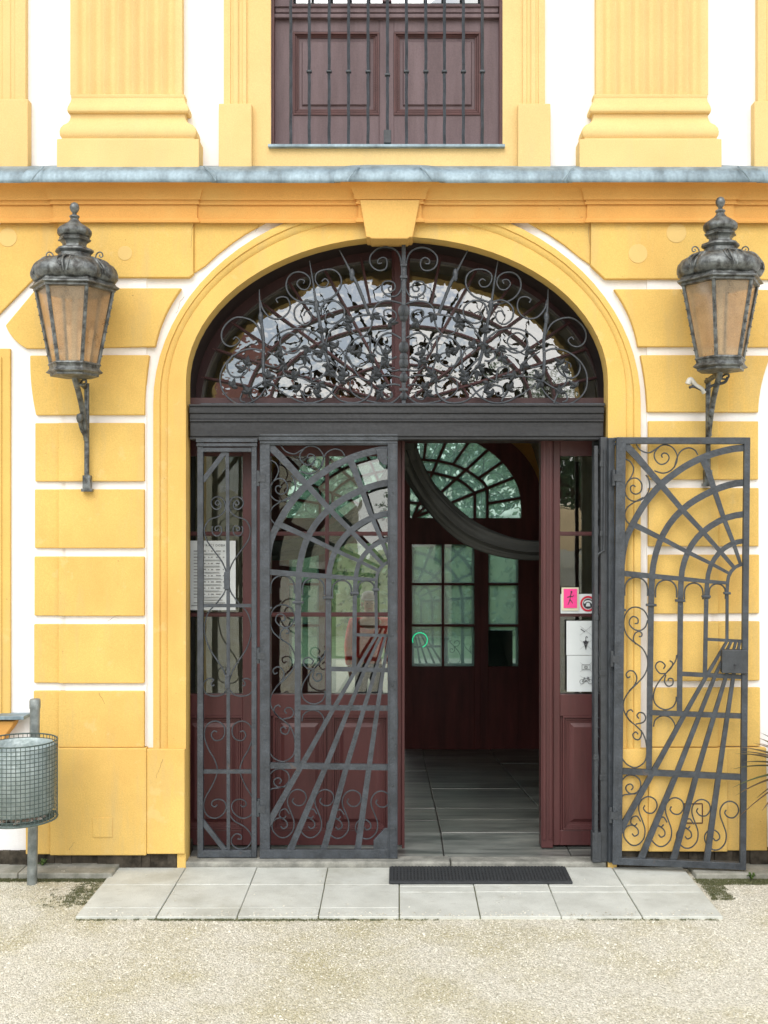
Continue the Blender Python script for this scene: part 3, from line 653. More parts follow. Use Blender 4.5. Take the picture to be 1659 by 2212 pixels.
# ---- timber door screen
YF = YF0
def rail(m, a, b, t, d, Y=YF, th=.055): XB(m, a, b, t, d, Y, th)
def glazed_leaf(x0, x1, gx0, gx1, mull, panels, name, root_mat=M['wood'], ztop=950, glass=True, bars=(1153, 1328)):
    m = MB(); ybot = Zp(.035, YF)
    rail(m, x0, gx0, ztop, ybot); rail(m, gx1, x1, ztop, ybot); rail(m, gx0, gx1, ztop, 985); rail(m, gx0, gx1, 1500, 1547); rail(m, gx0, gx1, 1793, ybot)
    rail(m, gx0, gx1, 1547, 1793, YF + .018, .03)
    o = m.build(name, root_mat, bld, bevel=.003)
    b = MB()
    for mx in mull:
        b.box(X(mx - 4, YF), X(mx + 4, YF), YF + .008, YF + .046, Z(1500, YF), Z(985, YF)); b.box(X(mx - 1.6, YF), X(mx + 1.6, YF), YF + .001, YF + .01, Z(1500, YF), Z(985, YF))
    for yy in bars:
        b.box(X(gx0, YF), X(gx1, YF), YF + .009, YF + .045, Z(yy + 4.5, YF), Z(yy - 4.5, YF)); b.box(X(gx0, YF), X(gx1, YF), YF + .003, YF + .011, Z(yy + 2, YF), Z(yy - 2, YF))
    b.build('glazing_bar', root_mat, o)
    if glass:
        q = MB(); q.box(X(gx0 - 2, YF), X(gx1 + 2, YF), YF + .028, YF + .032, Z(1502, YF), Z(983, YF)); q.build('pane', M['doorglass'], o)
    for a, c_ in panels:
        q = MB(); fr = []
        for i0, yy in ((0, YF - .006), (4.5, YF + .006), (8.5, YF + .012)):
            for (p0, p1, q0, q1) in ((a + i0, c_ - i0, 1547 + i0, 1551 + i0), (a + i0, c_ - i0, 1793 - i0 - 4, 1793 - i0), (a + i0, a + i0 + 4, 1551 + i0, 1789 - i0), (c_ - i0 - 4, c_ - i0, 1551 + i0, 1789 - i0)):
                XB(q, p0, p1, q0, q1, yy, 0, YF + .02)
        q.build('panel_moulding', root_mat, o, bevel=.0015, seg=1)
        q = MB(); i_ = [(a + 16, 1563), (c_ - 16, 1563), (c_ - 16, 1777), (a + 16, 1777)]; i2 = [(a + 24, 1571), (c_ - 24, 1571), (c_ - 24, 1769), (a + 24, 1769)]
        q.add([(X(u, YF), YF + .0175, Z(v, YF)) for u, v in i_] + [(X(u, YF), YF + .004, Z(v, YF)) for u, v in i2], [(j, (j + 1) % 4, 4 + (j + 1) % 4, 4 + j) for j in range(4)] + [(4, 5, 6, 7)])
        q.build('raised_panel', root_mat, o)
    return o
def Zp(z, Y): return HY - (z - CZ) * FPX / (D0 + Y)
glazed_leaf(384, 548, 396, 524, (), ((396, 524),), 'timber_side_panel')
lf = glazed_leaf(554, 868, 585, 846, (706,), ((590, 704), (718, 838)), 'timber_door_leaf')
glazed_leaf(1195, 1336, 1210, 1312, (), ((1216, 1312),), 'timber_side_panel')
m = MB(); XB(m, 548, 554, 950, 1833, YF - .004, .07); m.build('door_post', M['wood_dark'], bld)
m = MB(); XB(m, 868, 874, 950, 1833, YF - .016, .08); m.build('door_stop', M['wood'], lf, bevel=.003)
m = MB(); XB(m, 1169, 1195, 950, 1832, YF - .02, .10); XB(m, 1173, 1180, 950, 1815, YF - .03, .02); XB(m, 1186, 1193, 950, 1815, YF - .026, .02)
m.build('door_post', M['wood'], bld, bevel=.004)
for s_, xx in ((1, 1184),):     # right leaf folded back into the passage
    m = MB(); m.box(0, .05, 0, .70, .02, Z(985, YF)); o = m.build('timber_door_leaf', M['wood'], bld, bevel=.004); o.location = (X(1178, YF), YF + .085, 0); o.rotation_euler = (0, 0, R(-24))
m = MB(); m.tube([(X(855, YF), YF - .03, Z(1560, YF)), (X(842, YF), YF - .035, Z(1560, YF))], .008); m.box(X(851, YF), X(860, YF), YF - .012, YF, Z(1575, YF), Z(1530, YF)); m.build('door_handle', M['iron_dark'], lf, bevel=.003)

# ---- passage
YE = 5.75; ZE = -.57
fl = MB(); rows = [.112, .62, 1.10, 1.62, 2.05, 2.72, 3.2, 3.95, 4.6, 5.2, 6.3]
def fz(y): return .022 + (ZE - .022) * min(1, max(0, (y - .62) / (YE - .62)))
for i in range(len(rows) - 1):
    ya_, yb_ = rows[i] + .002, rows[i + 1] - .002; xs = [-1.7, -.85, .27, 1.02, 1.7]
    for j in range(4):
        d = random.uniform(-.004, .004); a_, b_ = xs[j] + .002, xs[j + 1] - .002
        fl.add([(a_, ya_, fz(ya_) + d), (b_, ya_, fz(ya_) + d), (b_, yb_, fz(yb_) + d), (a_, yb_, fz(yb_) + d), (a_, ya_, fz(ya_) - .05), (b_, ya_, fz(ya_) - .05), (b_, yb_, fz(yb_) - .05), (a_, yb_, fz(yb_) - .05)],
               [(0, 1, 2, 3), (0, 4, 5, 1), (1, 5, 6, 2), (2, 6, 7, 3), (3, 7, 4, 0)])
tag(fl.build('passage_floor', M['floorstone'], bevel=.006), kind='structure')
m = MB(); m.add([(-1.9, .3, -.03), (1.9, .3, -.03), (1.9, 6.3, -.66), (-1.9, 6.3, -.66)], [(0, 1, 2, 3)]); tag(m.build('passage_floor_bed', M['base']), kind='structure')
pw = MB(); prof = [(-1.62, -.8), (-1.62, 2.1)] + [(-1.62 * math.cos(math.pi * i / 16), 2.1 + 1.75 * math.sin(math.pi * i / 16)) for i in range(1, 16)] + [(1.62, 2.1), (1.62, -.8)]
n = len(prof); pw.add([(x, .40, z) for x, z in prof] + [(x, YE + .05, z) for x, z in prof], [(i, i + 1, n + i + 1, n + i) for i in range(n - 1)])
pw.build('passage_vault', M['tan'], bld, smooth=40)
m = MB(); rr = contour(.1, 1868); 
m.box(-1.95, -1.30, .39, .44, -.1, 4.3); m.box(1.30, 1.95, .39, .44, -.1, 4.3); m.build_each('passage_end_wall', M['tan'], bld)
# far wall with its arched opening
FCX2 = 872; 
def XF(px): return X(px, YE)
def ZF(py): return Z(py, YE)
def far_arch(a, b, c_, bottom, n=32):
    return [(FCX2 - a, bottom)] + [(FCX2 - a * math.cos(math.pi * i / n), c_ - b * math.sin(math.pi * i / n)) for i in range(n + 1)] + [(FCX2 + a, bottom)]
fo = [(XF(p), ZF(q)) for p, q in far_arch(281, 172, 1072, 1660)]
h_ = len(fo) // 2
fw = MB(); fw.prism([(-7, -.9), (fo[0][0], -.9)] + fo[1:h_ + 1] + [(fo[h_][0], 4.35), (-7, 4.35)], YE + .06, YE + .42)
fw.prism([(fo[h_][0], 4.35)] + fo[h_:-1] + [(fo[-1][0], -.9), (7, -.9), (7, 4.35)], YE + .06, YE + .42)
fw.build_each('far_wall', M['orange'], bld)
fd = MB()
oo = [(XF(p), ZF(q)) for p, q in far_arch(296, 186, 1072, 1119)]; ii = [(XF(p), ZF(q)) for p, q in far_arch(254, 172, 1092, 1119)]
n = len(oo); vs = [(x, YE, z) for x, z in oo] + [(x, YE, z) for x, z in ii] + [(x, YE + .06, z) for x, z in oo] + [(x, YE + .06, z) for x, z in ii]
fd.add(vs, [(j, j + 1, n + j + 1, n + j) for j in range(n - 1)] + [(2 * n + j, 3 * n + j, 3 * n + j + 1, 2 * n + j + 1) for j in range(n - 1)] + [(n + j, n + j + 1, 3 * n + j + 1, 3 * n + j) for j in range(n - 1)])
def FB(m, a, b, t, d, y0=0.0, y1=.06): m.box(XF(a), XF(b), YE + y0, YE + y1, ZF(d), ZF(t))
FB(fd, 576, 1168, 1119, 1174); FB(fd, 858, 886, 900, 1119, -.01, .06)
farscreen = fd.build('far_door_screen', M['far_wood'], bld, smooth=30)
fb = MB(); pt_ = MB()
L1 = [(1053, 1119), (1053, 1055), (1045, 1043), (1032, 1032), (1007, 1015), (979, 1003), (949, 996), (916, 993), (886, 992)]
L2 = [(1026, 1119), (1026, 1065), (1006, 1046), (987, 1034), (963, 1028), (934, 1021), (905, 1016), (886, 1014)]
rad = [((1053, 1088), (1128, 1075)), ((892, 1119), (1114, 1030)), ((1034, 1033), (1086, 997)), ((892, 1119), (1054, 972)), ((979, 1003), (1013, 954)), ((892, 1119), (967, 945)), ((916, 991), (922, 935)), ((886, 1085), (915, 1089))]
yy = 0
for s_ in (1, -1):
    for L in [L1, L2] + [list(r) for r in rad]:
        yy += 1; q = [(XF(FCX2 + s_ * (p - FCX2)), ZF(z)) for p, z in L]
        fb.bar(q, .026, None, YE + .004 + .0006 * yy, YE + .030 + .0006 * yy); pt_.bar(q, .044, None, YE + .046 + .0003 * yy, YE + .052 + .0003 * yy)
fb.build('fan_glazing_bar', M['far_wood'], farscreen)
pt_.build('pale_edge', M['pale_edge'], farscreen)
m = MB(); m.prism([(XF(p), ZF(q)) for p, q in far_arch(262, 180, 1092, 1121)], YE + .028, YE + .031); m.build('pane', M['farglass'], farscreen)
def far_leaf(m, x0, x1, g):
    FB(m, x0, g[0], 1174, 1622); FB(m, g[-1], x1, 1174, 1622); FB(m, g[0], g[-1], 1440, 1622, .001)
    FB(m, g[0], g[-1], 1174, 1176)
    for a in g[1:-1]: FB(m, a - 2.5, a + 2.5, 1176, 1440, .006, .05)
    for b in (1262, 1351.5): FB(m, g[0], g[-1], b - 2.5, b + 2.5, .009, .047)
    pt2 = MB()
    for i_, a in enumerate(g): FB(pt2, a - (0 if i_ == 0 else 5), a + (0 if i_ == len(g) - 1 else 5), 1174, 1440, .060, .066)
    for b in (1176, 1262, 1351.5, 1439): FB(pt2, g[0], g[-1], b - 4.5, b + 4.5, .0605, .0665)
    return pt2
m = MB(); p2 = far_leaf(m, 873, 1038, (890, 957, 1025)); o1 = m.build('far_door_leaf', M['far_wood'], bld, bevel=.003); p2.build('pale_edge', M['pale_edge'], o1)
m = MB(); FB(m, 888, 1027, 1174, 1442, .026, .029); m.build('pane', M['farglass'], o1)
for (a, b, g) in ((1038, 1168, (1055, 1120)), (576, 706, (624, 689))):
    m = MB(); p2 = far_leaf(m, a, b, g); o1 = m.build('far_side_panel', M['far_wood'], bld, bevel=.003); p2.build('pale_edge', M['pale_edge'], o1)
    m = MB(); FB(m, g[0] - 2, g[1] + 2, 1174, 1442, .026, .029); m.build('pane', M['farglass'], o1)
m = MB(); m.box(XF(700), XF(706), YE + .05, YE + .85, ZF(1622), ZF(1176)); m.build('far_door_leaf', M['far_wood'], bld, bevel=.004)
m = MB(); FB(m, 1057, 1108, 1362, 1440, .034, .05); o = m.build('notice_board', M['ink'], None); tag(o, 'dark green-black board standing behind the narrow far side window', 'board')
# green neon loop seen through the far door
m = MB(); rr_ = [(XF(907 + 16 * math.cos(R(t))), YE - .04, ZF(1382 - 16 * math.sin(R(t)))) for t in range(-70, 215, 15)]
m.tube(rr_, .0055); o = m.build('light_loop', M['neon'], None, smooth=60); tag(o, 'small green glowing ring at the far glazed door', 'neon light')

# ---- dark cloth swag hung across the passage
swag = empty('cloth_swag', (X(876, .95), .95, Z(975, .95)), 'dark grey cloth swag looped across the passage behind the open doorway', 'drapery')
def swag_side(s_):
    path = [(880, 975, 40), (888, 1000, 42), (902, 1030, 40), (920, 1060, 39), (946, 1093, 42), (977, 1124, 44), (1012, 1150, 44), (1056, 1170, 42), (1110, 1184, 38), (1165, 1188, 36), (1215, 1180, 34)]
    path = smoothpts(path, 6); k = 40; vs = []; Y = .95
    for i, (px, py, wd) in enumerate(path):
        a = path[max(0, i - 1)]; b = path[min(len(path) - 1, i + 1)]; dx, dy = b[0] - a[0], b[1] - a[1]; l = math.hypot(dx, dy); nx, ny = -dy / l, dx / l
        for j in range(k):
            t = 2 * math.pi * j / k; fold = 1 + .13 * math.sin(6 * t + i * .06) + .09 * math.sin(11 * t - i * .05)
            o_ = math.cos(t) * wd * .53 * fold; d = math.sin(t) * .07 * fold * (1 + .25 * math.cos(3 * math.cos(t) * 2))
            q = 876 + s_ * (px + nx * o_ - 876); vs.append((X(q, Y) - X(876, Y), d, Z(py + ny * o_, Y) - Z(975, Y)))
    n = len(path); fs = [(i * k + j, i * k + (j + 1) % k, (i + 1) * k + (j + 1) % k, (i + 1) * k + j) for i in range(n - 1) for j in range(k)]
    m = MB(); m.add(vs, fs); return m.build('drape', M['cloth'], swag, smooth=70)
swag_side(1); swag_side(-1)
m = MB(); m.lathe([(0, .17), (.05, .16), (.085, .08), (.075, .0), (.09, -.05), (.05, -.11), (0, -.12)], k=14, fn=lambda a, z, r: 1 + .12 * math.sin(5 * a)); m.build('knot', M['cloth'], swag, smooth=60)

# ================================================================== IRON GATES
GC = .2532
def gate_leaf(label, W=.80, H=2.43, astragal=True, lock=False, group=None):
    root = empty('iron_gate_leaf', (0, 0, 0), label, 'gate', group)
    def q(gx, gy):
        gx = gx + 33 * (gy - 118) / 3640; s_ = (gx - 305) / 1160; top = 92 - 12 * s_
        return (s_ * W, H * (1 - (gy - top) / (3665 + 57 * s_)))
    k = W / 1160; cnt = [0]
    def fb(pts, w0, w1, name, sm=0):
        cnt[0] += 1; i = cnt[0]; pts = [q(*p) for p in (smoothpts(pts, 4) if sm else pts)]
        m = MB(); m.bar(pts, w0 * k, (w1 or w0) * k, -.0045 - .00035 * i, .0045 + .00035 * i); return m.build(name, M['iron'], root)
    def sc(pts, r=.0043, name='scroll'):
        m = MB(); pp = [q(*p) for p in smoothpts(pts, 5)]; m.tube([(x, 0, z) for x, z in pp], r, k=6); return m.build(name, M['iron'], root, smooth=60)
    f = MB(); f.box(0, .058, -.019, .019, 0, H); f.box(W - .036, W, -.018, .018, 0, H); f.box(.05, W - .03, -.0175, .0175, H - .038, H); f.box(.05, W - .03, -.0172, .0172, 0, .040)
    f.build('frame', M['iron'], root, bevel=.003)
    l = 1817
    fb([(1440, 165), (1405, 170), (1330, 178), (1250, 195), (1170, 217), (1090, 245), (990, 290), (900, 340), (820, 395), (740, 455), (670, 520), (605, 595), (545, 675), (495, 755), (450, 840), (410, 920), (382, 1000), (365, 1090), (355, 1180)], 56, 56, 'arc_bar', 1)
    fb([(1430, 468), (1350, 475), (1280, 492), (1210, 515), (1140, 545), (1070, 580), (1000, 620), (940, 660), (880, 710), (820, 770), (765, 840), (720, 915), (685, 990), (655, 1080), (632, 1180), (622, 1260), (616, 1400), (612, 1530), (603, l + 400), (594, l + 1150)], 56, 50, 'arc_bar')
    fb([(1430, 738), (1340, 752), (1270, 772), (1200, 803), (1130, 845), (1060, 898), (1010, 950), (965, 1010), (930, 1075), (902, 1150), (882, 1230), (873, 1320), (868, 1480), (860, l + 640)], 52, 46, 'arc_bar')
    fb([(1430, 968), (1360, 980), (1300, 1003), (1250, 1033), (1200, 1078), (1160, 1130), (1128, 1190), (1108, 1260), (1098, 1340), (1092, 1450), (1080, l + 310)], 42, 36, 'arc_bar')
    fb([(1425, 1168), (1380, 1178), (1340, 1198), (1305, 1235), (1283, 1280), (1275, 1330), (1271, 1410), (1270, l + 10)], 28, 26, 'arc_bar')
    fb([(1058, 262), (1100, 360), (1150, 505), (1240, 775), (1325, 990), (1388, 1175)], 62, 26, 'radial_bar')
    fb([(350, 120), (480, 250), (600, 385), (685, 480), (880, 705), (1058, 892), (1210, 1062), (1330, 1200)], 64, 30, 'radial_bar')
    fb([(425, 825), (560, 888), (720, 965), (930, 1072), (1130, 1168), (1285, 1250)], 50, 24, 'radial_bar')
    fb([(345, 1258), (620, 1282), (860, 1300), (1090, 1322), (1280, 1335)], 48, 26, 'cross_bar')
    fb([(1085, l + 3), (1410, l + 18)], 24, 24, 'cross_bar')
    fb([(865, l + 302), (1400, l + 325)], 36, 36, 'cross_bar')
    fb([(600, l + 638), (1392, l + 662)], 42, 42, 'cross_bar')
    fb([(330, l + 1140), (1392, l + 1188)], 50, 50, 'cross_bar')
    for p in ([(310, l + 1720), (345, l + 1650), (640, l + 1130), (905, l + 650), (1105, l + 300), (1275, l + 10)], [(510, l + 1930), (560, l + 1810), (835, l + 1160), (1035, l + 650), (1175, l + 300), (1312, l + 10)],
              [(785, l + 1950), (820, l + 1860), (1005, l + 1180), (1162, l + 650), (1268, l + 300), (1350, l + 10)], [(1085, l + 1960), (1100, l + 1880), (1195, l + 1200), (1275, l + 650), (1328, l + 300), (1382, l + 10)]):
        fb(p, 62, 20, 'path_bar')
    for cx_, r_, cy_ in ((482, 100, 1392), (743, 92, 1405), (983, 80, 1418), (1187, 70, 1412)):
        sc([(cx_ - r_, cy_ + 60), (cx_ - r_, cy_)] + [(cx_ - r_ * math.cos(R(a)), cy_ - r_ * math.sin(R(a))) for a in (30, 60, 90, 120, 150)] + [(cx_ + r_, cy_), (cx_ + r_, cy_ + 60)], .005, 'small_arch')
    for cx_, cy_, w_ in ((613, 1530, 92), (865, 1490, 88), (1090, 1452, 76), (1270, 1422, 60), (350, 1575, 85)):
        a = q(cx_, cy_); m = MB(); m.box(a[0] - w_ * k / 2, a[0] + w_ * k / 2, -.016, .016, a[1] - .007, a[1] + .007); m.build('collar', M['iron'], root, bevel=.003)
    S = [[(480, 150), (520, 200), (590, 222), (650, 190), (700, 158), (745, 152), (800, 175), (838, 240), (830, 310), (785, 370), (715, 395), (640, 375)],
         [(680, 172), (642, 220), (645, 275), (690, 318), (740, 308), (768, 268), (755, 232), (722, 222), (702, 242), (712, 262)],
         [(815, 345), (835, 270), (870, 205), (935, 175), (990, 192), (1018, 235)],
         [(378, 275), (430, 300), (458, 360), (440, 425), (400, 485), (383, 545), (398, 600), (445, 636), (505, 634), (560, 600), (598, 525), (590, 450), (565, 412)],
         [(400, 478), (445, 443), (495, 446), (530, 492), (523, 552), (480, 578), (440, 560), (432, 520), (455, 502), (475, 517)],
         [(545, 605), (470, 645), (408, 690), (383, 745), (392, 800), (422, 836)],
         [(575, l - 100), (588, 1690), (585, 1640), (550, 1578), (490, 1550), (430, 1562), (385, 1620), (373, 1700), (395, 1780), (440, 1832), (490, 1868), (540, l + 90), (578, l + 165), (582, l + 245), (552, l + 320), (490, l + 390), (420, l + 460), (375, l + 540), (375, l + 620), (420, l + 700), (480, l + 752), (540, l + 815), (570, l + 900), (575, l + 1000), (550, l + 1070), (480, l + 1112), (410, l + 1090), (365, l + 1040), (352, l + 990)][1:],
         [(583, 1660), (560, 1722), (515, 1750), (465, 1740), (425, 1700), (427, 1655), (458, 1630), (495, 1648), (497, 1685), (470, 1692)],
         [(480, 1868), (458, 1830), (470, 1780), (505, 1758), (532, 1775), (528, 1800), (505, 1802)],
         [(420, l + 455), (470, l + 400), (488, l + 340), (465, l + 290), (425, l + 280), (395, l + 308), (408, l + 340), (432, l + 330)],
         [(440, l + 722), (402, l + 675), (405, l + 635), (435, l + 615), (455, l + 632)],
         [(480, l + 738), (545, l + 722), (566, l + 682), (545, l + 645), (510, l + 640), (490, l + 665), (507, l + 690)],
         [(528, l + 790), (528, l + 835), (505, l + 872), (468, l + 862), (454, l + 828), (480, l + 806), (500, l + 825)],
         [(836, l + 140), (822, l + 200), (755, l + 285), (690, l + 360), (645, l + 440), (635, l + 520), (665, l + 580), (735, l + 612), (800, l + 590), (830, l + 540), (832, l + 500)],
         [(740, l + 300), (690, l + 300), (652, l + 250), (665, l + 210), (700, l + 200), (735, l + 230), (720, l + 262)],
         [(750, l + 290), (790, l + 250), (800, l + 210), (775, l + 190)],
         [(742, l + 312), (730, l + 370), (760, l + 410), (800, l + 395), (802, l + 350), (770, l + 343), (760, l + 365)],
         [(635, l + 760), (648, l + 705), (690, l + 672), (740, l + 666), (790, l + 690), (822, l + 750), (805, l + 800)],
         [(352, l + 1230), (400, l + 1185), (460, l + 1178), (512, l + 1215), (522, l + 1275), (485, l + 1328), (430, l + 1336), (395, l + 1302), (400, l + 1267), (435, l + 1255), (457, l + 1280), (440, l + 1306)],
         [(347, l + 1390), (370, l + 1352), (430, l + 1342), (492, l + 1335)]]
    for s_ in S: sc(s_)
    SB = [(560, 1437), (548, 1465), (580, 1500), (630, 1500), (665, 1450), (652, 1392), (600, 1362), (545, 1378), (510, 1430), (510, 1492), (538, 1570), (560, 1645), (550, 1722), (500, 1775), (440, 1777), (385, 1722), (375, 1662), (402, 1620), (450, 1608), (495, 1640), (502, 1682), (470, 1702), (448, 1680)]
    SC = [(522, 1575), (490, 1530), (448, 1545), (437, 1588), (470, 1612), (492, 1592)]
    for dx, dy in ((0, 0), (232, 8), (462, 22), (705, 36)):
        sc([(a + dx, l + b + dy) for a, b in SB])
        if dx < 500: sc([(a + dx, l + b + dy) for a, b in SC])
    for zz in (.28, 1.17, 2.2):
        hg = MB(); hg.tube([(-.012, -.004, zz - .045), (-.012, -.004, zz + .045)], .013, k=10); hg.box(-.012, .03, -.024, -.003, zz - .02, zz + .02)
        hg.build('hinge', M['iron_dark'], root, smooth=50)
    rv_ = MB()
    for i in range(14):
        for xx in (.028, W - .018): rv_.lathe([(.006, 0), (.004, .004), (0, .005)], c=(0, 0, 0), k=6)
    if astragal:
        a = MB(); a.box(W - .058, W + .0, -.028, -.0185, -.003, H - .03); a.box(W - .052, W - .046, -.033, -.028, 0, H - .03); a.box(W - .008, W - .002, -.033, -.028, 0, H - .03)
        a.build('astragal', M['iron'], root, bevel=.002)
        a = MB(); a.box(-.004, W + .002, -.030, -.012, H - .012, H + .014); a.box(0, W, -.036, -.012, H + .014, H + .026); a.box(.0, W, -.026, -.0195, H - .030, H - .016)
        a.build('top_moulding', M['iron'], root, bevel=.003)
        a = MB(); a.prism([(W - .14, .04), (W - .055, .04), (W - .055, .17), (W - .075, .17), (W - .14, .10)], -.024, -.005); a.build('lock_plate', M['iron'], root, bevel=.003)
        a = MB(); a.box(.0, W, -.026, -.0195, -.004, .047); a.build('kick_bar', M['iron'], root, bevel=.002)
        a = MB(); a.prism([(W - .125, H - .06), (W - .06, H - .06), (W - .06, H - .155), (W - .085, H - .15), (W - .115, H - .12)], -.017, -.008); a.build('corner_plate', M['iron'], root, bevel=.002)
        a = MB()
        for zz in (1.29, 1.0, .70, 2.3): a.lathe([(.008, 0), (.006, .005), (0, .007)], k=8)
        bb = MB()
        for zz in (1.60, 1.29, 1.0, .70, .42, 2.12): bb.box(W - .034, W - .024, -.034, -.0285, zz - .005, zz + .005)
        bb.build_each('rivet', M['iron_dark'], root, bevel=.002)
    if lock:
        c_ = q(1325, l + 188); a = MB(); a.box(c_[0] - .075, c_[0] + .075, -.040, .012, c_[1] - .066, c_[1] + .066); lb = a.build('lock_box', M['iron_dark'], root, bevel=.004)
        a = MB(); a.box(c_[0] - .004, c_[0] + .004, -.0415, -.039, c_[1] - .040, c_[1] - .018); a.lathe([(.008, 0), (0, .004)], c=(c_[0], -.0405, c_[1] - .018), k=8); a.build('keyhole', M['ink'], lb)
        a = MB(); a.box(c_[0] + .068, c_[0] + .080, -.036, .014, c_[1] - .05, c_[1] + .06); a.build('lock_strap', M['iron_dark'], lb, bevel=.002)
    return root
YGt = .08
g1 = gate_leaf('closed iron gate leaf with radiating sunburst bars, left of the open doorway')
g1.location = (X(562, YGt), YGt, .036)
g2 = gate_leaf('iron gate leaf with sunburst bars and lock box, swung open against the wall', astragal=False, lock=True)
g2.scale = (.925, 1, 1.0)
g2.location = (1.219, -.05, .035); g2.rotation_euler = (0, R(.55), R(-6.2))
g3 = gate_leaf('far iron gate leaf seen through the glass of the far door', astragal=False)
g3.scale = (-1.05, 1, 1.0); g3.location = (X(1046, 6.05), 6.3, -.56)

# side panels of the gate
def side_panel(label, W=.345, H=2.43):
    root = empty('iron_side_panel', (0, 0, 0), label, 'gate panel')
    def q(u, v):
        u = u + 16 * (v - 130) / 2900
        return ((u - 105) / 422 * W, H * (1 - (v - 85) / 3000))
    k = W / 422; l = 1526
    f = MB(); f.box(0, .034, -.018, .018, 0, H); f.box(W - .030, W, -.0176, .0176, 0, H); f.box(.03, W - .03, -.0172, .0172, 0, .042); f.box(.03, W - .03, -.0172, .0172, H - .075, H - .05)
    f.build('frame', M['iron'], root, bevel=.003)
    f = MB(); f.box(-.006, W + .006, -.030, -.012, H - .020, H + .002); f.box(-.004, W + .004, -.026, -.012, H - .044, H - .026); f.build('top_moulding', M['iron'], root, bevel=.003)
    i = [0]
    def fb(p, w0, name):
        i[0] += 1; m = MB(); m.bar([q(*a) for a in p], w0 * k, None, -.005 - .0006 * i[0], .005 + .0006 * i[0]); m.build(name, M['iron'], root)
    fb([(316, 170), (316, 1280), (308, l + 1520)], 24, 'upright_bar'); fb([(130, 1280), (505, 1280)], 24, 'cross_bar'); fb([(120, l + 945), (495, l + 945)], 28, 'cross_bar')
    fb([(140, 385), (300, 175)], 34, 'brace_bar'); fb([(115, l + 1290), (285, l + 1510)], 34, 'brace_bar')
    def sc(p, r=.0042):
        m = MB(); m.tube([(x, 0, z) for x, z in [q(*a) for a in smoothpts(p, 5)]], r); m.build('scroll', M['iron'], root, smooth=60)
    A = [(262, 545), (245, 560), (228, 545), (245, 525), (268, 548), (262, 580), (230, 588), (202, 562), (202, 525), (235, 500), (278, 510), (300, 560), (290, 605), (250, 640), (190, 662), (160, 700), (150, 750), (165, 810), (220, 890), (270, 960), (300, 1030), (306, 1100), (292, 1180), (235, 1262), (175, 1330), (148, 1420), (152, 1500), (180, l + 60), (230, l + 140), (270, l + 200), (295, l + 260), (306, l + 300)]
    B = [(262, 735), (245, 750), (228, 740), (238, 718), (262, 715), (272, 745), (258, 780), (225, 782), (205, 750), (212, 715), (170, 690), (195, 665), (250, 662), (290, 700), (302, 760), (280, 790), (240, 795)]
    B = [(250, 728), (240, 742), (226, 735), (230, 716), (255, 708), (272, 728), (266, 765), (235, 780), (208, 760), (204, 722), (212, 712)]
    C_ = [(212, l + 335), (196, l + 325), (205, l + 305), (228, l + 312), (235, l + 345), (205, l + 368), (165, l + 352), (150, l + 320), (150, l + 300), (175, l + 282), (215, l + 282), (240, l + 315)]
    C_ = [(215, l + 318), (198, l + 330), (192, l + 308), (215, l + 290), (236, l + 312), (225, l + 352), (185, l + 360)]
    C2 = [(215, l + 322), (200, l + 332), (192, l + 312), (210, l + 286), (175, l + 278), (145, l + 300), (137, l + 345), (160, l + 390), (215, l + 405), (270, l + 395), (300, l + 360)]
    D_ = [(232, l + 662), (208, l + 655), (190, l + 685), (215, l + 722), (262, l + 715), (286, l + 675), (280, l + 620), (240, l + 588), (190, l + 590), (150, l + 630), (142, l + 700), (170, l + 785), (210, l + 855), (232, l + 925), (222, l + 985), (188, l + 1060), (148, l + 1130), (133, l + 1200), (160, l + 1262), (215, l + 1282), (268, l + 1255), (294, l + 1205), (280, l + 1162), (240, l + 1145), (200, l + 1157), (190, l + 1185), (212, l + 1200), (230, l + 1185)]
    for s_ in (1, -1):
        for L in (A, B, C2, D_): sc([(u if s_ == 1 else 626 - u, v) for u, v in L])
    sc([(308, l + 1240), (350, l + 1300), (420, l + 1340), (465, l + 1390), (475, l + 1440), (440, l + 1490), (380, l + 1502), (335, l + 1470), (330, l + 1430), (360, l + 1395), (395, l + 1402), (400, l + 1430), (372, l + 1430)])
    m = MB(); a = q(308, 1100); m.box(a[0] - .016, a[0] + .016, -.012, .012, a[1] - .05, a[1] + .05); a = q(308, l + 300); m.box(a[0] - .014, a[0] + .014, -.012, .012, a[1] - .04, a[1] + .04); m.build_each('collar', M['iron'], root, bevel=.003)
    m = MB()
    for zz in (.3, 1.18, 2.2): m.tube([(W + .012, -.004, zz - .04), (W + .012, -.004, zz + .04)], .011, k=10)
    m.build_each('hinge', M['iron_dark'], root, smooth=50)
    return root
s1 = side_panel('narrow iron side panel with heart scrolls, fixed at the left edge of the archway')
s1.location = (X(427, YGt), YGt, .034)
s2 = side_panel('narrow iron side panel turned edge-on beside the open right gate')
s2.location = (1.222, -.03, .034); s2.rotation_euler = (0, 0, R(99)); s2.scale = (.86, 1, 1)
m = MB(); m.box(X(1296, .02), X(1311, .02), .0, .045, .03, 2.47)
for zz in (.5, 1.1, 1.9, 2.3): m.box(X(1294, .02), X(1313, .02), -.004, .03, zz, zz + .03)
o = m.build('gate_post', M['iron_dark'], None, bevel=.002); tag(o, 'slim dark iron post against the right door jamb', 'post')
m = MB(); m.box(X(1277, .03), X(1296, .03), -.01, .05, .03, .20); m.tube([(X(1286, .0), .0, .05), (X(1286, 0), 0, 1.75), (X(1292, 0), -.01, 1.80), (X(1304, 0), -.01, 1.82), (X(1306, 0), -.01, 2.40)], .007)
for zz in (.62, 1.42): m.box(X(1281, 0), X(1292, 0), -.016, .02, zz, zz + .03)
m.box(X(1283, 0), X(1291, 0), -.012, .010, .05, 2.42)
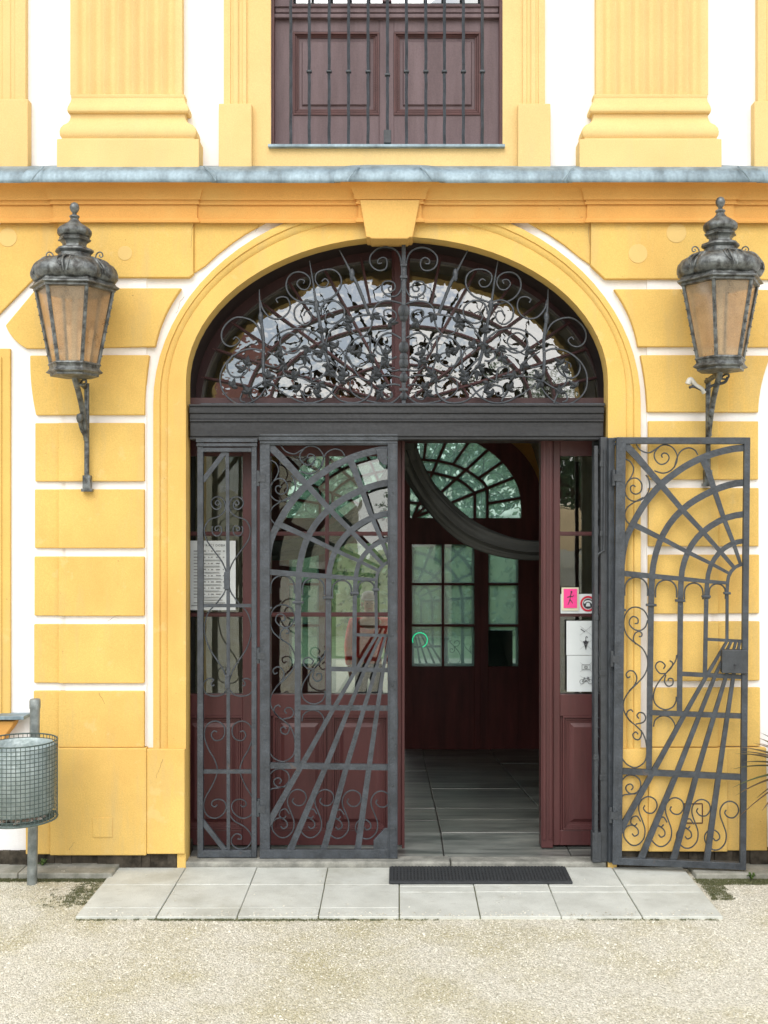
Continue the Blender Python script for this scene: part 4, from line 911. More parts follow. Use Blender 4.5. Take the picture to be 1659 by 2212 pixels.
o = m.build('drop_bolt', M['iron_dark'], None, bevel=.002); tag(o, 'long dark iron drop bolt upright beside the edge-on side panel', 'bolt')

# ================================================================== FANLIGHT GRILLE
fg = empty('fanlight_grille', (X(872, YGt), YGt, Z(872, YGt)), 'wrought iron scrollwork grille with spear points in front of the arched fanlight', 'grille')
RS = [[(98, 330), (98, 200), (130, 110), (200, 75), (270, 85), (325, 130), (335, 180), (315, 225), (270, 248), (225, 240), (207, 205), (215, 165), (245, 150), (275, 170), (270, 195), (245, 195)],
 [(95, 300), (95, 380), (130, 440), (190, 445), (235, 410), (243, 370), (225, 335), (185, 330), (152, 350), (148, 385), (165, 405), (190, 400), (195, 380), (178, 370)],
 [(735, 490), (680, 470), (610, 440), (560, 380), (550, 320), (570, 270), (620, 240), (690, 240), (740, 270), (745, 320), (715, 365), (670, 368), (650, 335), (675, 310), (700, 325)],
 [(745, 520), (770, 500), (840, 490), (920, 450), (965, 380), (960, 310), (915, 265), (850, 260), (800, 290), (785, 340), (810, 385), (855, 388), (888, 350), (868, 315), (830, 320), (838, 345)],
 [(1165, 470), (1145, 540), (1090, 600), (1020, 610), (965, 580), (940, 520), (955, 460), (1000, 445), (1042, 465), (1030, 490)],
 [(1138, 810), (1160, 720), (1200, 650), (1270, 610), (1350, 605), (1420, 650), (1460, 720), (1448, 790), (1400, 822), (1350, 810), (1325, 775), (1350, 750), (1368, 770)],
 [(730, 500), (800, 475), (860, 490), (905, 540), (900, 610), (850, 655), (800, 645), (775, 600), (790, 560), (825, 560), (835, 590)],
 [(720, 580), (690, 500), (620, 475), (560, 500), (530, 550), (545, 610), (600, 645), (650, 640), (675, 600), (650, 560), (615, 572)],
 [(95, 500), (160, 480), (230, 480), (290, 510), (315, 570), (305, 620)],
 [(300, 590), (240, 600), (190, 640), (145, 620), (140, 575), (180, 545), (225, 552), (230, 590)],
 [(470, 600), (540, 620), (600, 670), (650, 740), (675, 820)],
 [(310, 580), (400, 590), (460, 610), (482, 670), (460, 720), (410, 740)],
 [(310, 600), (330, 680), (380, 740), (420, 760)],
 [(100, 760), (180, 722), (240, 740), (280, 790), (290, 850), (250, 890), (205, 880), (190, 840), (220, 820)],
 [(230, 890), (250, 830), (290, 778), (350, 745), (420, 750), (480, 790), (512, 850), (505, 920), (460, 968), (400, 970), (352, 930), (362, 882), (405, 872), (420, 905)],
 [(690, 790), (720, 755), (800, 700), (890, 685), (980, 700), (1060, 750), (1120, 820)],
 [(800, 830), (850, 835), (900, 870), (965, 865), (1012, 820), (1002, 760), (945, 722), (890, 740), (862, 790), (890, 835), (940, 840)],
 [(690, 880), (780, 850), (860, 840), (930, 855), (1000, 890)],
 [(1130, 870), (1200, 842), (1280, 850), (1360, 890), (1430, 960), (1465, 1050), (1455, 1150), (1400, 1220), (1320, 1260), (1240, 1250), (1170, 1200), (1120, 1130), (1110, 1080)],
 [(1370, 890), (1415, 960), (1400, 1030), (1350, 1060), (1290, 1040), (1250, 990), (1252, 940), (1290, 930), (1340, 950), (1345, 980)],
 [(1130, 1080), (1230, 1140), (1290, 1120), (1315, 1070), (1285, 1010)],
 [(590, 1120), (660, 1205), (760, 1250), (860, 1240), (940, 1200), (1010, 1160), (1080, 1100)],
 [(110, 1060), (180, 1038), (280, 1050), (350, 1082), (440, 1050), (520, 1080), (580, 1110)],
 [(330, 1080), (325, 1160), (380, 1230), (460, 1252), (560, 1230), (640, 1160), (720, 1110), (780, 1090), (850, 1060), (950, 1048), (1050, 1060), (1110, 1088)],
 [(100, 1190), (180, 1250), (300, 1245), (420, 1210), (485, 1150), (480, 1080)],
 [(110, 1120), (160, 1110), (225, 1130), (250, 1190), (215, 1225), (170, 1205), (175, 1165)],
 [(650, 950), (600, 1020), (560, 1080), (530, 1010), (520, 920), (540, 860), (590, 820), (620, 850), (590, 880)],
 [(680, 880), (620, 940), (560, 1000), (500, 1040)],
 [(690, 930), (740, 935), (772, 900), (752, 862), (715, 868), (712, 895)],
 [(780, 1080), (790, 1000), (830, 978), (872, 992), (860, 1040), (825, 1045)],
 [(970, 960), (1040, 900), (1110, 860)], [(970, 960), (990, 1010), (960, 1045), (915, 1062)], [(820, 850), (820, 920), (850, 960), (900, 950)],
 [(640, 960), (690, 1040), (760, 1080), (800, 1095)],
 [(700, 1165), (760, 1118), (820, 1130), (832, 1180), (790, 1195), (775, 1165)], [(820, 1235), (870, 1150), (915, 1125)],
 [(1215, 1250), (1250, 1172), (1300, 1175), (1315, 1225), (1280, 1245)], [(1130, 960), (1050, 980), (1000, 940)],
 [(110, 1000), (180, 1005), (235, 960), (230, 900)], [(240, 900), (260, 1000), (330, 1060)], [(500, 900), (450, 1000), (420, 1050)], [(135, 900), (190, 930), (190, 980), (150, 985)], [(330, 740), (330, 880), (300, 1000), (285, 1060)]]
def fgp(u, v, s_=1):
    px = 872 + s_ * (u - 80) * .2893 / 1.01266; py = (520 + .2893 * v) / 1.01266
    return X(px, YGt) - X(872, YGt), Z(py, YGt) - Z(872, YGt)
rg = random.Random(5)
for s_ in (1, -1):
    for L in RS:
        m = MB(); yo = rg.uniform(-.012, .012)
        if s_ == -1: L = [(u + rg.uniform(-3, 3), v + rg.uniform(-3, 3)) for u, v in L]
        pp = [fgp(u, v, s_) for u, v in smoothpts(L, 5)]; m.tube([(x, yo, z) for x, z in pp], .0064, .0046); m.build('scroll', M['iron'], fg, smooth=60)
def leafblob(m, x, z, a, size, yo):
    for da in (-.8, 0, .75):
        b = a + da; L = size * (1.25 if da == 0 else .85); wd = size * .30
        pts = []
        for i in range(6):
            t = i / 5; cu = .35 * math.sin(t * 2.2) * (1 if da >= 0 else -1)
            px = x + L * t * math.cos(b + cu * t); pz = z + L * t * math.sin(b + cu * t); h = wd * math.sin(math.pi * (.12 + .86 * t))
            pts.append((px, pz, h, b + cu))
        vs = []
        for px, pz, h, bb in pts:
            vs += [(px - h * math.sin(bb), yo + .002, pz + h * math.cos(bb)), (px, yo - .010, pz), (px + h * math.sin(bb), yo + .002, pz - h * math.cos(bb)), (px, yo + .006, pz)]
        m.add(vs, [(4 * i + j, 4 * i + (j + 1) % 4, 4 * i + 4 + (j + 1) % 4, 4 * i + 4 + j) for i in range(5) for j in range(4)])
nodes = [(310, 580, -2.2), (190, 640, 3.5), (480, 640, 1.2), (330, 880, -1.7), (490, 860, 2.6), (690, 720, 1.3), (680, 800, -1.6), (690, 880, .4), (650, 960, -1.3), (640, 1010, -2), (800, 830, -.9), (820, 900, -1.2), (970, 960, -.5), (1120, 1090, -2.4), (560, 1090, 2.4), (540, 1050, 1.8), (330, 1060, -2.8), (290, 1040, 1.9), (225, 1140, .6), (870, 1150, .7), (1290, 1010, .9), (1380, 1130, 2.2), (400, 870, .2), (920, 1050, 2.8), (1100, 1060, 1.7), (230, 880, 2.9), (750, 1190, 2.5), (1270, 960, 2.1), (1260, 1180, 1.4), (200, 930, -.5), (500, 650, -1.4), (720, 1100, -2.3), (590, 830, .9), (1000, 860, -.2), (250, 1170, -.8)]
for s_ in (1, -1):
    for u, v, a in nodes:
        x, z = fgp(u, v, s_); m = MB(); leafblob(m, x, z, a if s_ == 1 else math.pi - a, .045, -.012); m.build('iron_leaf', M['iron_dark'], fg, smooth=60) if rg.random() < 1 else None
def spear(pts, s_):
    pp = [fgp(u, v, s_) for u, v in smoothpts(pts, 5)]; n = len(pp); m = MB()
    for i in range(n - 1):
        t0, t1 = i / (n - 1), (i + 1) / (n - 1); rr2 = lambda t: .0025 + .0075 * min(1, t * 2.2)
        m.tube([(pp[i][0], 0, pp[i][1]), (pp[i + 1][0], 0, pp[i + 1][1])], rr2(t0), rr2(t1), k=7, cap=False)
    j = int(n * .36); x, z = pp[j]; m.lathe([(0, .035), (.010, .028), (.015, .012), (.017, 0), (.012, -.015), (.014, -.028), (.006, -.04)], c=(x, 0, z), k=10)
    m.build('spear', M['iron'], fg, smooth=50)
for s_ in (1, -1):
    spear([(565, 95), (500, 220), (430, 360), (385, 470), (345, 575)], s_)
    spear([(792, 175), (768, 320), (745, 480), (715, 640), (690, 780), (665, 900), (640, 980)], s_)
    spear([(1172, 390), (1168, 500), (1158, 630), (1140, 780), (1143, 950), (1130, 1090)], s_)
m = MB(); m.box(-.012, .012, -.010, .012, fgp(80, 1262)[1], fgp(80, 40)[1])
for v, w_ in ((210, .020), (300, .022), (1150, .026), (1000, .022)): z = fgp(80, v)[1]; m.box(-w_, w_, -.018, .018, z - .008, z + .008)
m.build('centre_bar', M['iron'], fg, bevel=.003)
m = MB()
for v, r_ in ((560, .042), (600, .03), (830, .036), (905, .03), (950, .034), (1060, .03), (1200, .026)):
    z = fgp(80, v)[1]; m.lathe([(0, .0)] + [(r_ * .9 * math.sin(math.pi * t / 8) + .001, -r_ * math.cos(math.pi * t / 8)) for t in range(9)], c=(0, -.004, z), k=12, fn=lambda a, zz, r: .7 + .3 * abs(math.sin(3 * a)))
m.build_each('rosette', M['iron_dark'], fg, smooth=60)
m = MB(); z = fgp(80, 1262)[1]; m.box(-1.18, 1.17, -.008, .008, z - .004, z + .008); m.build('base_bar', M['iron'], fg)

# far fanlight grille outside (simplified copy of the same smithwork)
ff = empty('fanlight_grille', (X(876, 6.1), 6.3, Z(1119, 6.1) + .02), 'iron scroll grille outside the far fanlight at the end of the passage', 'grille')
for s_ in (1, -1):
    for L in RS[:20]:
        m = MB(); pp = [fgp(u, v, s_) for u, v in smoothpts(L, 4)]; m.tube([(x * 1.08, 0, z) for x, z in pp], .007, k=5); m.build('scroll', M['iron_dark'], ff)
    for L in ([(565, 95), (345, 575)], [(792, 175), (640, 980)], [(1172, 390), (1130, 1090)]):
        m = MB(); m.tube([(fgp(u, v, s_)[0] * 1.08, 0, fgp(u, v, s_)[1]) for u, v in L], .009, k=6); m.build('spear', M['iron_dark'], ff)

# ================================================================== WINDOW GRILLE
wg = empty('window_grille', (X(835, -.02), -.02, Z(311, -.02)), 'eleven upright wrought iron bars in front of the upper window', 'window grille')
for i, px in enumerate((628, 668, 711, 753, 795, 837, 878, 920, 960, 1001, 1042)):
    x = X(px, -.02) - wg.location.x; m = MB(); H_ = 1.9; pts = []
    for k_ in range(40): pts.append((x + .0012 * math.sin(k_ * 1.9 + i), .0012 * math.cos(k_ * 2.3), H_ * k_ / 39))
    m.tube(pts, .0085, k=4); b_ = m.build('bar', M['iron'], wg)
    m = MB(); zc = Z(155 if px != 837 else 162, -.02) - wg.location.z; m.box(x - .015, x + .015, -.015, .015, zc - .006, zc + .006)
    if px != 628: m.build('collar', M['iron'], b_, bevel=.003)
m = MB(); x = X(837, -.02) - wg.location.x; m.box(x - .021, x + .021, -.02, .02, .0, .075); m.build('bolt_box', M['iron_dark'], wg, bevel=.003)

# ================================================================== LAMPS
def lamp(label):
    YL = -.29; root = empty('wall_lantern', (0, 0, 0), label, 'lantern', None); root['group'] = 'lanterns flanking the archway'
    k = .3303 / 394 * 1.0; v0 = 1330     # crop units to metres, z=0 at lantern foot
    zz = lambda v: (v0 - v) * k
    hexf = lambda a, z, r: math.cos(R(30)) / math.cos((a % R(60)) - R(30))
    lob = lambda n_, d: (lambda a, z, r: 1 - d + d * abs(math.cos(n_ * a / 2)) ** .6)
    rot = R(4)
    m = MB(); m.lathe([(8 * k, zz(188)), (22 * k, zz(196)), (30 * k, zz(212)), (31 * k, zz(226)), (26 * k, zz(242)), (15 * k, zz(256)), (13 * k, zz(264)), (20 * k, zz(270)), (31 * k, zz(276)), (33 * k, zz(283)), (28 * k, zz(290)), (24 * k, zz(296))], k=20)
    m.build('finial', M['lamp_iron'], root, smooth=50)
    m = MB(); m.lathe([(26 * k, zz(296)), (30 * k, zz(306)), (44 * k, zz(322)), (72 * k, zz(340)), (98 * k, zz(358)), (112 * k, zz(376)), (113 * k, zz(390)), (104 * k, zz(406)), (92 * k, zz(414))], k=48, fn=lob(10, .10), rot=rot)
    m.build('cupola', M['lamp_iron'], root, smooth=50)
    m = MB(); m.lathe([(92 * k, zz(412)), (100 * k, zz(418)), (97 * k, zz(426)), (108 * k, zz(434)), (106 * k, zz(441)), (92 * k, zz(445)), (80 * k, zz(458)), (76 * k, zz(472)), (82 * k, zz(485)), (94 * k, zz(490))], k=6, rot=rot + R(0))
    m.lathe([(93 * k, zz(488)), (116 * k, zz(498)), (120 * k, zz(510)), (112 * k, zz(520)), (100 * k, zz(526)), (104 * k, zz(545)), (118 * k, zz(560)), (130 * k, zz(568))], k=24, fn=lambda a, z, r: 1 + .06 * math.cos(6 * a), rot=rot)
    m.build('neck', M['lamp_iron'], root, smooth=40)
    def crown(a, z, r):
        q = (a / R(60)) % 1.0; ridge = abs(math.cos(3 * a)) ** .5 + .10 * abs(math.cos(12 * a)) * (1 if z > .24 else .4)
        return .85 + .15 * ridge + .012 * math.sin(30 * a) * math.sin((z * 95))
    m = MB(); m.lathe([(118 * k, zz(556)), (135 * k, zz(564)), (175 * k, zz(572)), (215 * k, zz(586)), (250 * k, zz(606)), (270 * k, zz(632)), (279 * k, zz(660)), (276 * k, zz(684)), (262 * k, zz(706)), (250 * k, zz(716))], k=96, fn=crown, rot=rot)
    cr = m.build('crown', M['lamp_iron'], root, smooth=60)
    for i in range(6):       # leaf ribs on the crown
        a = R(60 * i + 30) + rot; lm = MB()
        for s_ in (-1, 1):
            path = [(135, 566, .02), (180, 574, .16), (225, 592, .24), (252, 620, .22), (262, 655, .12)]
            lm.tube([(r_ * k * math.cos(a + s_ * d) * 1.0, r_ * k * math.sin(a + s_ * d) * 1.0, zz(v)) for r_, v, d in smoothpts(path, 4)], .009, .004, k=6)
            path = [(150, 568, .02), (215, 590, .10), (262, 640, .07), (270, 690, .03)]
            lm.tube([(r_ * k * math.cos(a + s_ * d), r_ * k * math.sin(a + s_ * d), zz(v)) for r_, v, d in smoothpts(path, 4)], .008, .004, k=6)
        lm.build('acanthus_leaf', M['lamp_iron'], cr, smooth=60)
    m = MB(); m.lathe([(240 * k, zz(706)), (262 * k, zz(718)), (270 * k, zz(732)), (288 * k, zz(742)), (290 * k, zz(752)), (266 * k, zz(758)), (266 * k, zz(772)), (240 * k, zz(776))], k=6, rot=rot)
    m.build('rim', M['lamp_iron'], root, bevel=.002)
    rt, rb = 246 * k, 152 * k
    for i in range(6):
        a0, a1 = R(60 * i) + rot, R(60 * i + 60) + rot
        pt = lambda a, r_, z: (r_ * math.cos(a), r_ * math.sin(a), z)
        m = MB(); z0, z1 = zz(1245), zz(768); i_ = .97
        m.add([pt(a0, rb * i_, z0), pt(a1, rb * i_, z0), pt(a1, rt * i_, z1), pt(a0, rt * i_, z1)], [(0, 1, 2, 3)]); m.build('pane', M['lampglass'], root)
        m = MB(); m.tube([pt(a0, rb, z0), pt(a0, rt, z1)], .0115, k=4)
        for t in range(1, 9): m.lathe([(.004, -.004), (.005, 0), (.003, .004)], c=pt(a0, (rb + (rt - rb) * t / 9) + .011, z0 + (z1 - z0) * t / 9), k=6)
        m.build('corner_bar', M['lamp_iron'], root, bevel=.002)
    m = MB(); m.lathe([(128 * k, zz(1236)), (166 * k, zz(1240)), (174 * k, zz(1252)), (166 * k, zz(1258)), (162 * k, zz(1275)), (176 * k, zz(1292)), (186 * k, zz(1300)), (172 * k, zz(1308)), (158 * k, zz(1312)), (158 * k, zz(1326)), (60 * k, zz(1336))], k=6, rot=rot)
    m.build('foot', M['lamp_iron'], root, bevel=.002)
    m = MB(); m.lathe([(.022, .03), (.022, .10), (.015, .11), (.015, .47), (.0, .49)], k=12); m.build('light_tube', M['porcelain'], root, smooth=60)
    for s_ in (-1, 1):
        m = MB(); pts = [(145, 590), (138, 560), (140, 535), (150, 518), (168, 512), (182, 522), (184, 538), (172, 546), (162, 536), (168, 528)]
        m.tube([(s_ * u * k, 0, zz(v)) for u, v in smoothpts(pts, 5)], .0045, .003, k=6); m.build('scroll', M['lamp_iron'], root, smooth=60)
    br = MB(); wy = .235    # wall bar behind
    br.tube([(0, wy, zz(1335)), (0, wy, zz(1990))], .015, k=8); br.box(-.021, .021, wy - .012, wy + .03, zz(2058), zz(1960)); br.box(-.030, .030, wy - .010, wy + .03, zz(2070), zz(2050))
    br.tube(smoothpts([(0, wy - .01, zz(1720)), (0, wy - .045, zz(1620)), (0, wy - .10, zz(1500)), (0, .07, zz(1410)), (0, .015, zz(1350)), (0, 0, zz(1325))], 5), .016, .018, k=8)
    br.tube(smoothpts([(-.01, wy - .005, zz(1360)), (-.005, .11, zz(1345)), (0, .0, zz(1328))], 5), .015, k=8)
    br.tube(smoothpts([(0, .03, zz(1400)), (.02, .05, zz(1360)), (.035, .03, zz(1345)), (.055, .03, zz(1345)), (.052, .03, zz(1365)), (.035, .03, zz(1375)), (.015, .03, zz(1370))], 4), .006, k=6)
    br.tube(smoothpts([(.0, wy - .09, zz(1560)), (-.018, wy - .08, zz(1590)), (-.014, wy - .06, zz(1650)), (.0, wy - .03, zz(1700)), (.006, wy - .02, zz(1730))], 4), .010, k=6)
    br.lathe([(.002, .03), (.017, .022), (.019, 0), (.012, -.02), (.002, -.026)], c=(-.012, wy - .10, zz(1585)), k=8)
    br.build('bracket', M['lamp_iron'], root, smooth=50)
    return root
lampL = lamp('wrought iron hexagonal lantern with amber panes on the wall left of the arch')
lampL.location = (X(161, -.29), -.29, Z(815, -.29))
lampR = copy_tree(lampL); lampR['label'] = 'hexagonal lantern with amber panes right of the arch, white cable end poking out under it'
lampR.location = (X(1556, -.29), -.29, Z(803, -.29))
cb = MB(); cb.tube(smoothpts([(.04, .0, -.03), (.03, .02, -.055), (-.03, .06, -.07), (-.07, .06, -.095), (-.13, .05, -.075), (-.158, .04, -.082)], 5), .008, k=7)
cb.build('cable', M['iron_dark'], lampR, smooth=60)
cb = MB(); cb.tube(smoothpts([(-.165, .05, -.062), (-.15, .05, -.036), (-.12, .055, -.068), (-.085, .06, -.088), (-.07, .065, -.11)], 5), .016, .012, k=10); cb.build('cable_sheath', M['porcelain'], lampR, smooth=60)

# ================================================================== LITTER BIN
bx, by = X(42, -.48), -.48
bn = empty('litter_bin', (bx, by, 0), 'round wire mesh litter bin with zinc liner on a galvanised post', 'litter bin')
zb, zt = .415, .825; rb = .193
m = MB(); m.tube([(-.012, .235, -.02), (.005, .235, 1.005)], .027, k=16); m.build('post', M['galv'], bn, smooth=50)
m = MB(); m.lathe([(.030, .955), (.030, .995), (.027, 1.006), (.0, 1.009)], c=(.004, .235, 0), k=16); m.build('post_cap', M['galv'], bn, smooth=50)
m = MB()
for i in range(20):
    z = zb + (zt - zb) * i / 19; m.tube([(rb * math.cos(R(a)), rb * math.sin(R(a)), z) for a in range(0, 361, 10)], .0021, k=4)
for i in range(52):
    a = R(i * 360 / 52); m.tube([(rb * math.cos(a), rb * math.sin(a), zb), (rb * math.cos(a), rb * math.sin(a), zt)], .0021, k=4)
m.build('wire_basket', M['wire'], bn)
m = MB()
for z, r_ in ((zb, .0055), (zt, .004)): m.tube([(rb * math.cos(R(a)), rb * math.sin(R(a)), z) for a in range(0, 361, 10)], r_, k=8)
m.build_each('hoop', M['wire'], bn, smooth=60)
m = MB(); m.lathe([(.165, zb + .035), (.178, zb + .045), (.182, zt - .025), (.179, zt - .021), (.173, zt - .035), (.160, zb + .05)], k=40, fn=lambda a, z, r: 1 + .012 * math.sin(9 * a) * math.sin(z * 25), cap=False); m.build('liner', M['liner'], bn, smooth=60)
m = MB(); m.lathe([(.18, zb + .002), (.178, zb + .006), (0, zb + .006)], k=30); m.build('basket_floor', M['wire'], bn)
for i in range(26):
    a = rnd.uniform(3.3, 6.2); q_ = rnd.uniform(.11, .175); m = MB(); s_ = rnd.uniform(.008, .02)
    m.lathe([(0, s_ * .8), (s_, s_ * .4), (s_ * 1.1, 0), (0, -s_ * .3)], c=(q_ * math.cos(a), q_ * math.sin(a), zb + .014), k=5, fn=lambda a, z, r: rnd.uniform(.6, 1.3)); 
    if i == 0: lit = MB()
    lit.add(m.v, m.f)
lit.build_each('litter', M['litter'], bn)
m = MB(); m.box(-.03, .03, .19, .225, zb + .05, zb + .08); m.box(-.03, .03, .19, .225, zt - .07, zt - .04); m.build_each('clamp', M['galv'], bn)

# ================================================================== DOOR MAT, NOTICES
m = MB(); mx0, mx1, my0, my1 = -.050, .955, -.300, -.035
m.box(mx0, mx1, my0, my1, .002, .016)
dm = m.build('doormat', M['mat'], None, bevel=.004); tag(dm, 'long black ribbed rubber doormat on the pale paving', 'doormat')
m = MB()
for i in range(52):
    x = mx0 + .012 + i * (mx1 - mx0 - .02) / 52; m.box(x, x + .011, my0 + .012, my1 - .012, .015, .0215)
for j in range(7):
    y = my0 + .02 + j * .035; m.box(mx0 + .01, mx1 - .01, y, y + .006, .015, .0195)
m.build('ribs', M['mat'], dm)

def sheet(name, a, b, t, d, Y, m_, label, cat, th=.0012):
    q = MB(); cxx = X((a + b) / 2, Y); cz = Z((t + d) / 2, Y); w_ = X(b, Y) - X(a, Y); h = Z(t, Y) - Z(d, Y)
    nx, nz = 8, 6; vs = []; 
    for i in range(nx + 1):
        for j in range(nz + 1): vs.append((-w_ / 2 + w_ * i / nx, -.0008 * math.sin(i * 1.1 + j * .7) - .0008, -h / 2 + h * j / nz))
    n1 = len(vs); vs += [(x, y + th, z) for x, y, z in vs]
    fs = [(i * (nz + 1) + j, (i + 1) * (nz + 1) + j, (i + 1) * (nz + 1) + j + 1, i * (nz + 1) + j + 1) for i in range(nx) for j in range(nz)]
    fs += [tuple(n1 + k_ for k_ in f) for f in fs]; q.add(vs, fs)
    o = q.build(name, m_, None, smooth=60); o.location = (cxx, Y, cz); tag(o, label, cat); return o, w_, h
def text_part(body, size, x, z, parent, m_, y=-.0045):
    c_ = bpy.data.curves.new('lettering', 'FONT'); c_.body = body; c_.size = size; c_.align_x = 'CENTER'; c_.space_character = 1.25
    o = bpy.data.objects.new('lettering', c_); col.objects.link(o); bpy.context.view_layer.update()
    me = bpy.data.meshes.new_from_object(o); bpy.data.objects.remove(o)
    me.materials.clear(); me.materials.append(m_); o = bpy.data.objects.new('lettering', me); col.objects.link(o)
    o.parent = parent; o.location = (x, y, z); o.rotation_euler = (R(90), 0, 0); return o
YN = YF - .004
sh1, w_, h = sheet('notice', 404, 509, 1168, 1318, YN - .012, M['paper'], 'white opening hours sheet with printed rows, taped to the left side panel', 'notice')
text_part('OTVÍRACÍ DOBA', .0185, .0, h / 2 - .034, sh1, M['ink'])
q = MB(); zc = h / 2 - .055; r2 = random.Random(2)
for i in range(16):
    zc = h / 2 - .062 - i * .0185
    if i % 2 == 0:
        for a_, b_ in ((-.105, -.075), (-.055, -.035), (-.018, -.012), (-.002, .012), (.028, .055), (.07, .08)): q.box(a_, b_ + r2.uniform(-.004, .004), -.0042, -.0036, zc - .0032, zc + .0032)
    else:
        q.box(-.105, -.08, -.0042, -.0036, zc - .002, zc + .002); q.box(-.055, .05 + r2.uniform(-.01, .012), -.0042, -.0036, zc + .0012, zc + .0034); q.box(-.05, .06 + r2.uniform(-.01, .01), -.0042, -.0036, zc - .0044, zc - .0022)
for a_, z_ in ((.085, -.150), (.105, -.166), (.12, -.182)): q.box(-a_, a_ * .8, -.0042, -.0036, z_ + .0, z_ + .0045)
q.build('printed_line', M['grey_ink'], sh1)
YR = YF - .006
c1, w1, h1 = sheet('notice', 1211, 1300, 1283, 1325, YR, M['paper'], 'white card with red ringed telephone sign behind the pink sticker', 'notice')
q = MB(); cx_, cz_ = X(1270 , YR) - c1.location.x, 0
def ringp(m_, cx, cz, r0, r1, y0, y1, k=28):
    vs = [(cx + r * math.cos(2 * math.pi * j / k), y, cz + r * math.sin(2 * math.pi * j / k)) for y in (y0, y1) for r in (r0, r1) for j in range(k)]
    fs = []
    for j in range(k):
        l = (j + 1) % k; fs += [(j, l, k + l, k + j), (2 * k + j, 3 * k + j, 3 * k + l, 2 * k + l), (k + j, k + l, 3 * k + l, 3 * k + j), (j, 2 * k + j, 2 * k + l, l)]
    m_.add(vs, fs)
ringp(q, cx_, cz_, .036, .047, -.0045, -.003); q.build('red_ring', M['red'], c1)
q = MB(); q.lathe([(.030, 0), (.030, .001)], k=24); o = q.build('dark_disc', M['ink'], c1); o.rotation_euler = (R(90), 0, 0); o.location = (cx_, -.0035, cz_)
q = MB(); q.bar(smoothpts([(cx_ - .022, cz_ + .002), (cx_ - .016, cz_ + .012), (cx_, cz_ + .017), (cx_ + .016, cz_ + .012), (cx_ + .022, cz_ + .002)], 4), .009, None, -.0062, -.0052)
q.prism([(cx_ - .014, cz_ - .016), (cx_ + .014, cz_ - .016), (cx_ + .008, cz_ + .006), (cx_ - .008, cz_ + .006)], -.0060, -.0050); q.build('telephone_mark', M['paper'], c1)
c2, w2, h2 = sheet('sticker', 1213, 1250, 1269, 1319, YR - .008, M['cream'], 'small bright pink sticker with a black running figure in a cream border', 'sticker')
q = MB(); q.box(-w2 / 2 + .012, w2 / 2 - .010, -.0045, -.0035, -h2 / 2 + .016, h2 / 2 - .008); q.build('pink_field', M['pink'], c2)
q = MB()
for i, L in enumerate(([(.006, .040), (.0, .012), (-.002, -.004)], [(-.002, -.002), (-.008, -.020), (-.014, -.034)], [(-.002, -.002), (.008, -.014), (.014, -.026)], [(-.018, .010), (-.004, .016), (.004, .020)], [(.002, .018), (.012, .014), (.020, .022)])): q.bar(L, .0055, .003, -.0062 - .0003 * i, -.0050)
q.lathe([(0, .006), (.005, .003), (.005, -.003), (0, -.006)], c=(.007, -.0055, .044), k=8); q.build('running_figure', M['ink'], c2)
# two picture sheets
def xmark(q, x, z, s, y=-.0050):
    q.bar([(x - s, z - s * .8), (x + s, z + s * .8)], .0012, None, y - .0003, y); q.bar([(x - s, z + s * .8), (x + s, z - s * .8)], .0012, None, y - .0007, y)
c3, w3, h3 = sheet('notice', 1223.5, 1303, 1341, 1415, YR, M['paper'], 'upper white prohibition sheet with cigarette and umbrella pictograms', 'notice')
q = MB(); px_ = X(1265, YR) - c3.location.x
q.bar([(px_ - .030, .053), (px_ - .005, .037)], .0045, None, -.0050, -.0042); q.build('cigarette_mark', M['ink'], c3)
q = MB(); uz = -.045; q.prism([(px_ - .018, uz + .028), (px_ - .010, uz + .024), (px_, uz + .034), (px_ + .010, uz + .024), (px_ + .018, uz + .028), (px_ + .008, uz + .002), (px_, uz - .028), (px_ - .008, uz + .002)], -.0050, -.0042)
q.bar(smoothpts([(px_, uz + .03), (px_, uz + .048), (px_ + .006, uz + .054), (px_ + .011, uz + .046)], 4), .003, None, -.0054, -.0042); q.build('umbrella_mark', M['ink'], c3)
q = MB(); xmark(q, px_, .045, .036); xmark(q, px_, -.04, .036, -.0060); q.build('cross_mark', M['grey_ink'], c3)
c4, w4, h4 = sheet('notice', 1224.5, 1303, 1416, 1494, YR - .001, M['paper'], 'lower white prohibition sheet with camera and bicycle pictograms', 'notice')
q = MB(); z0 = .040; L = .024
for i, (a_, b_) in enumerate((((-L, z0 - .016), (L, z0 - .016)), ((-L, z0 + .014), (L, z0 + .014)), ((-L, z0 - .016), (-L, z0 + .014)), ((L, z0 - .016), (L, z0 + .014)))): q.bar([(px_ + a_[0], a_[1]), (px_ + b_[0], b_[1])], .0018, None, -.0048 - .0002 * i, -.0042)
ringp(q, px_, z0 - .002, .0075, .0098, -.0056, -.0042, 18); q.build('camera_mark', M['ink'], c4)
q = MB(); z1 = -.036
for xx in (-.024, .024): ringp(q, px_ + xx, z1 - .012, .0125, .0145, -.0048, -.0042, 18)
for i, (a_, b_) in enumerate((((-.024, -.012), (-.010, .008)), ((-.010, .008), (.012, .010)), ((.012, .010), (.0, -.012)), ((.0, -.012), (-.010, .008)), ((.024, -.012), (.012, .014)), ((.006, .016), (.018, .014)), ((-.015, .012), (-.006, .012)), ((-.024, -.012), (.0, -.012)))): q.bar([(px_ + a_[0], z1 + a_[1]), (px_ + b_[0], z1 + b_[1])], .0022, None, -.0049 - .0002 * i, -.0042)
q.build('bicycle_mark', M['ink'], c4)
q = MB(); xmark(q, px_, .040, .036, -.0065); xmark(q, px_, -.04, .036, -.0075); q.build('cross_mark', M['grey_ink'], c4)

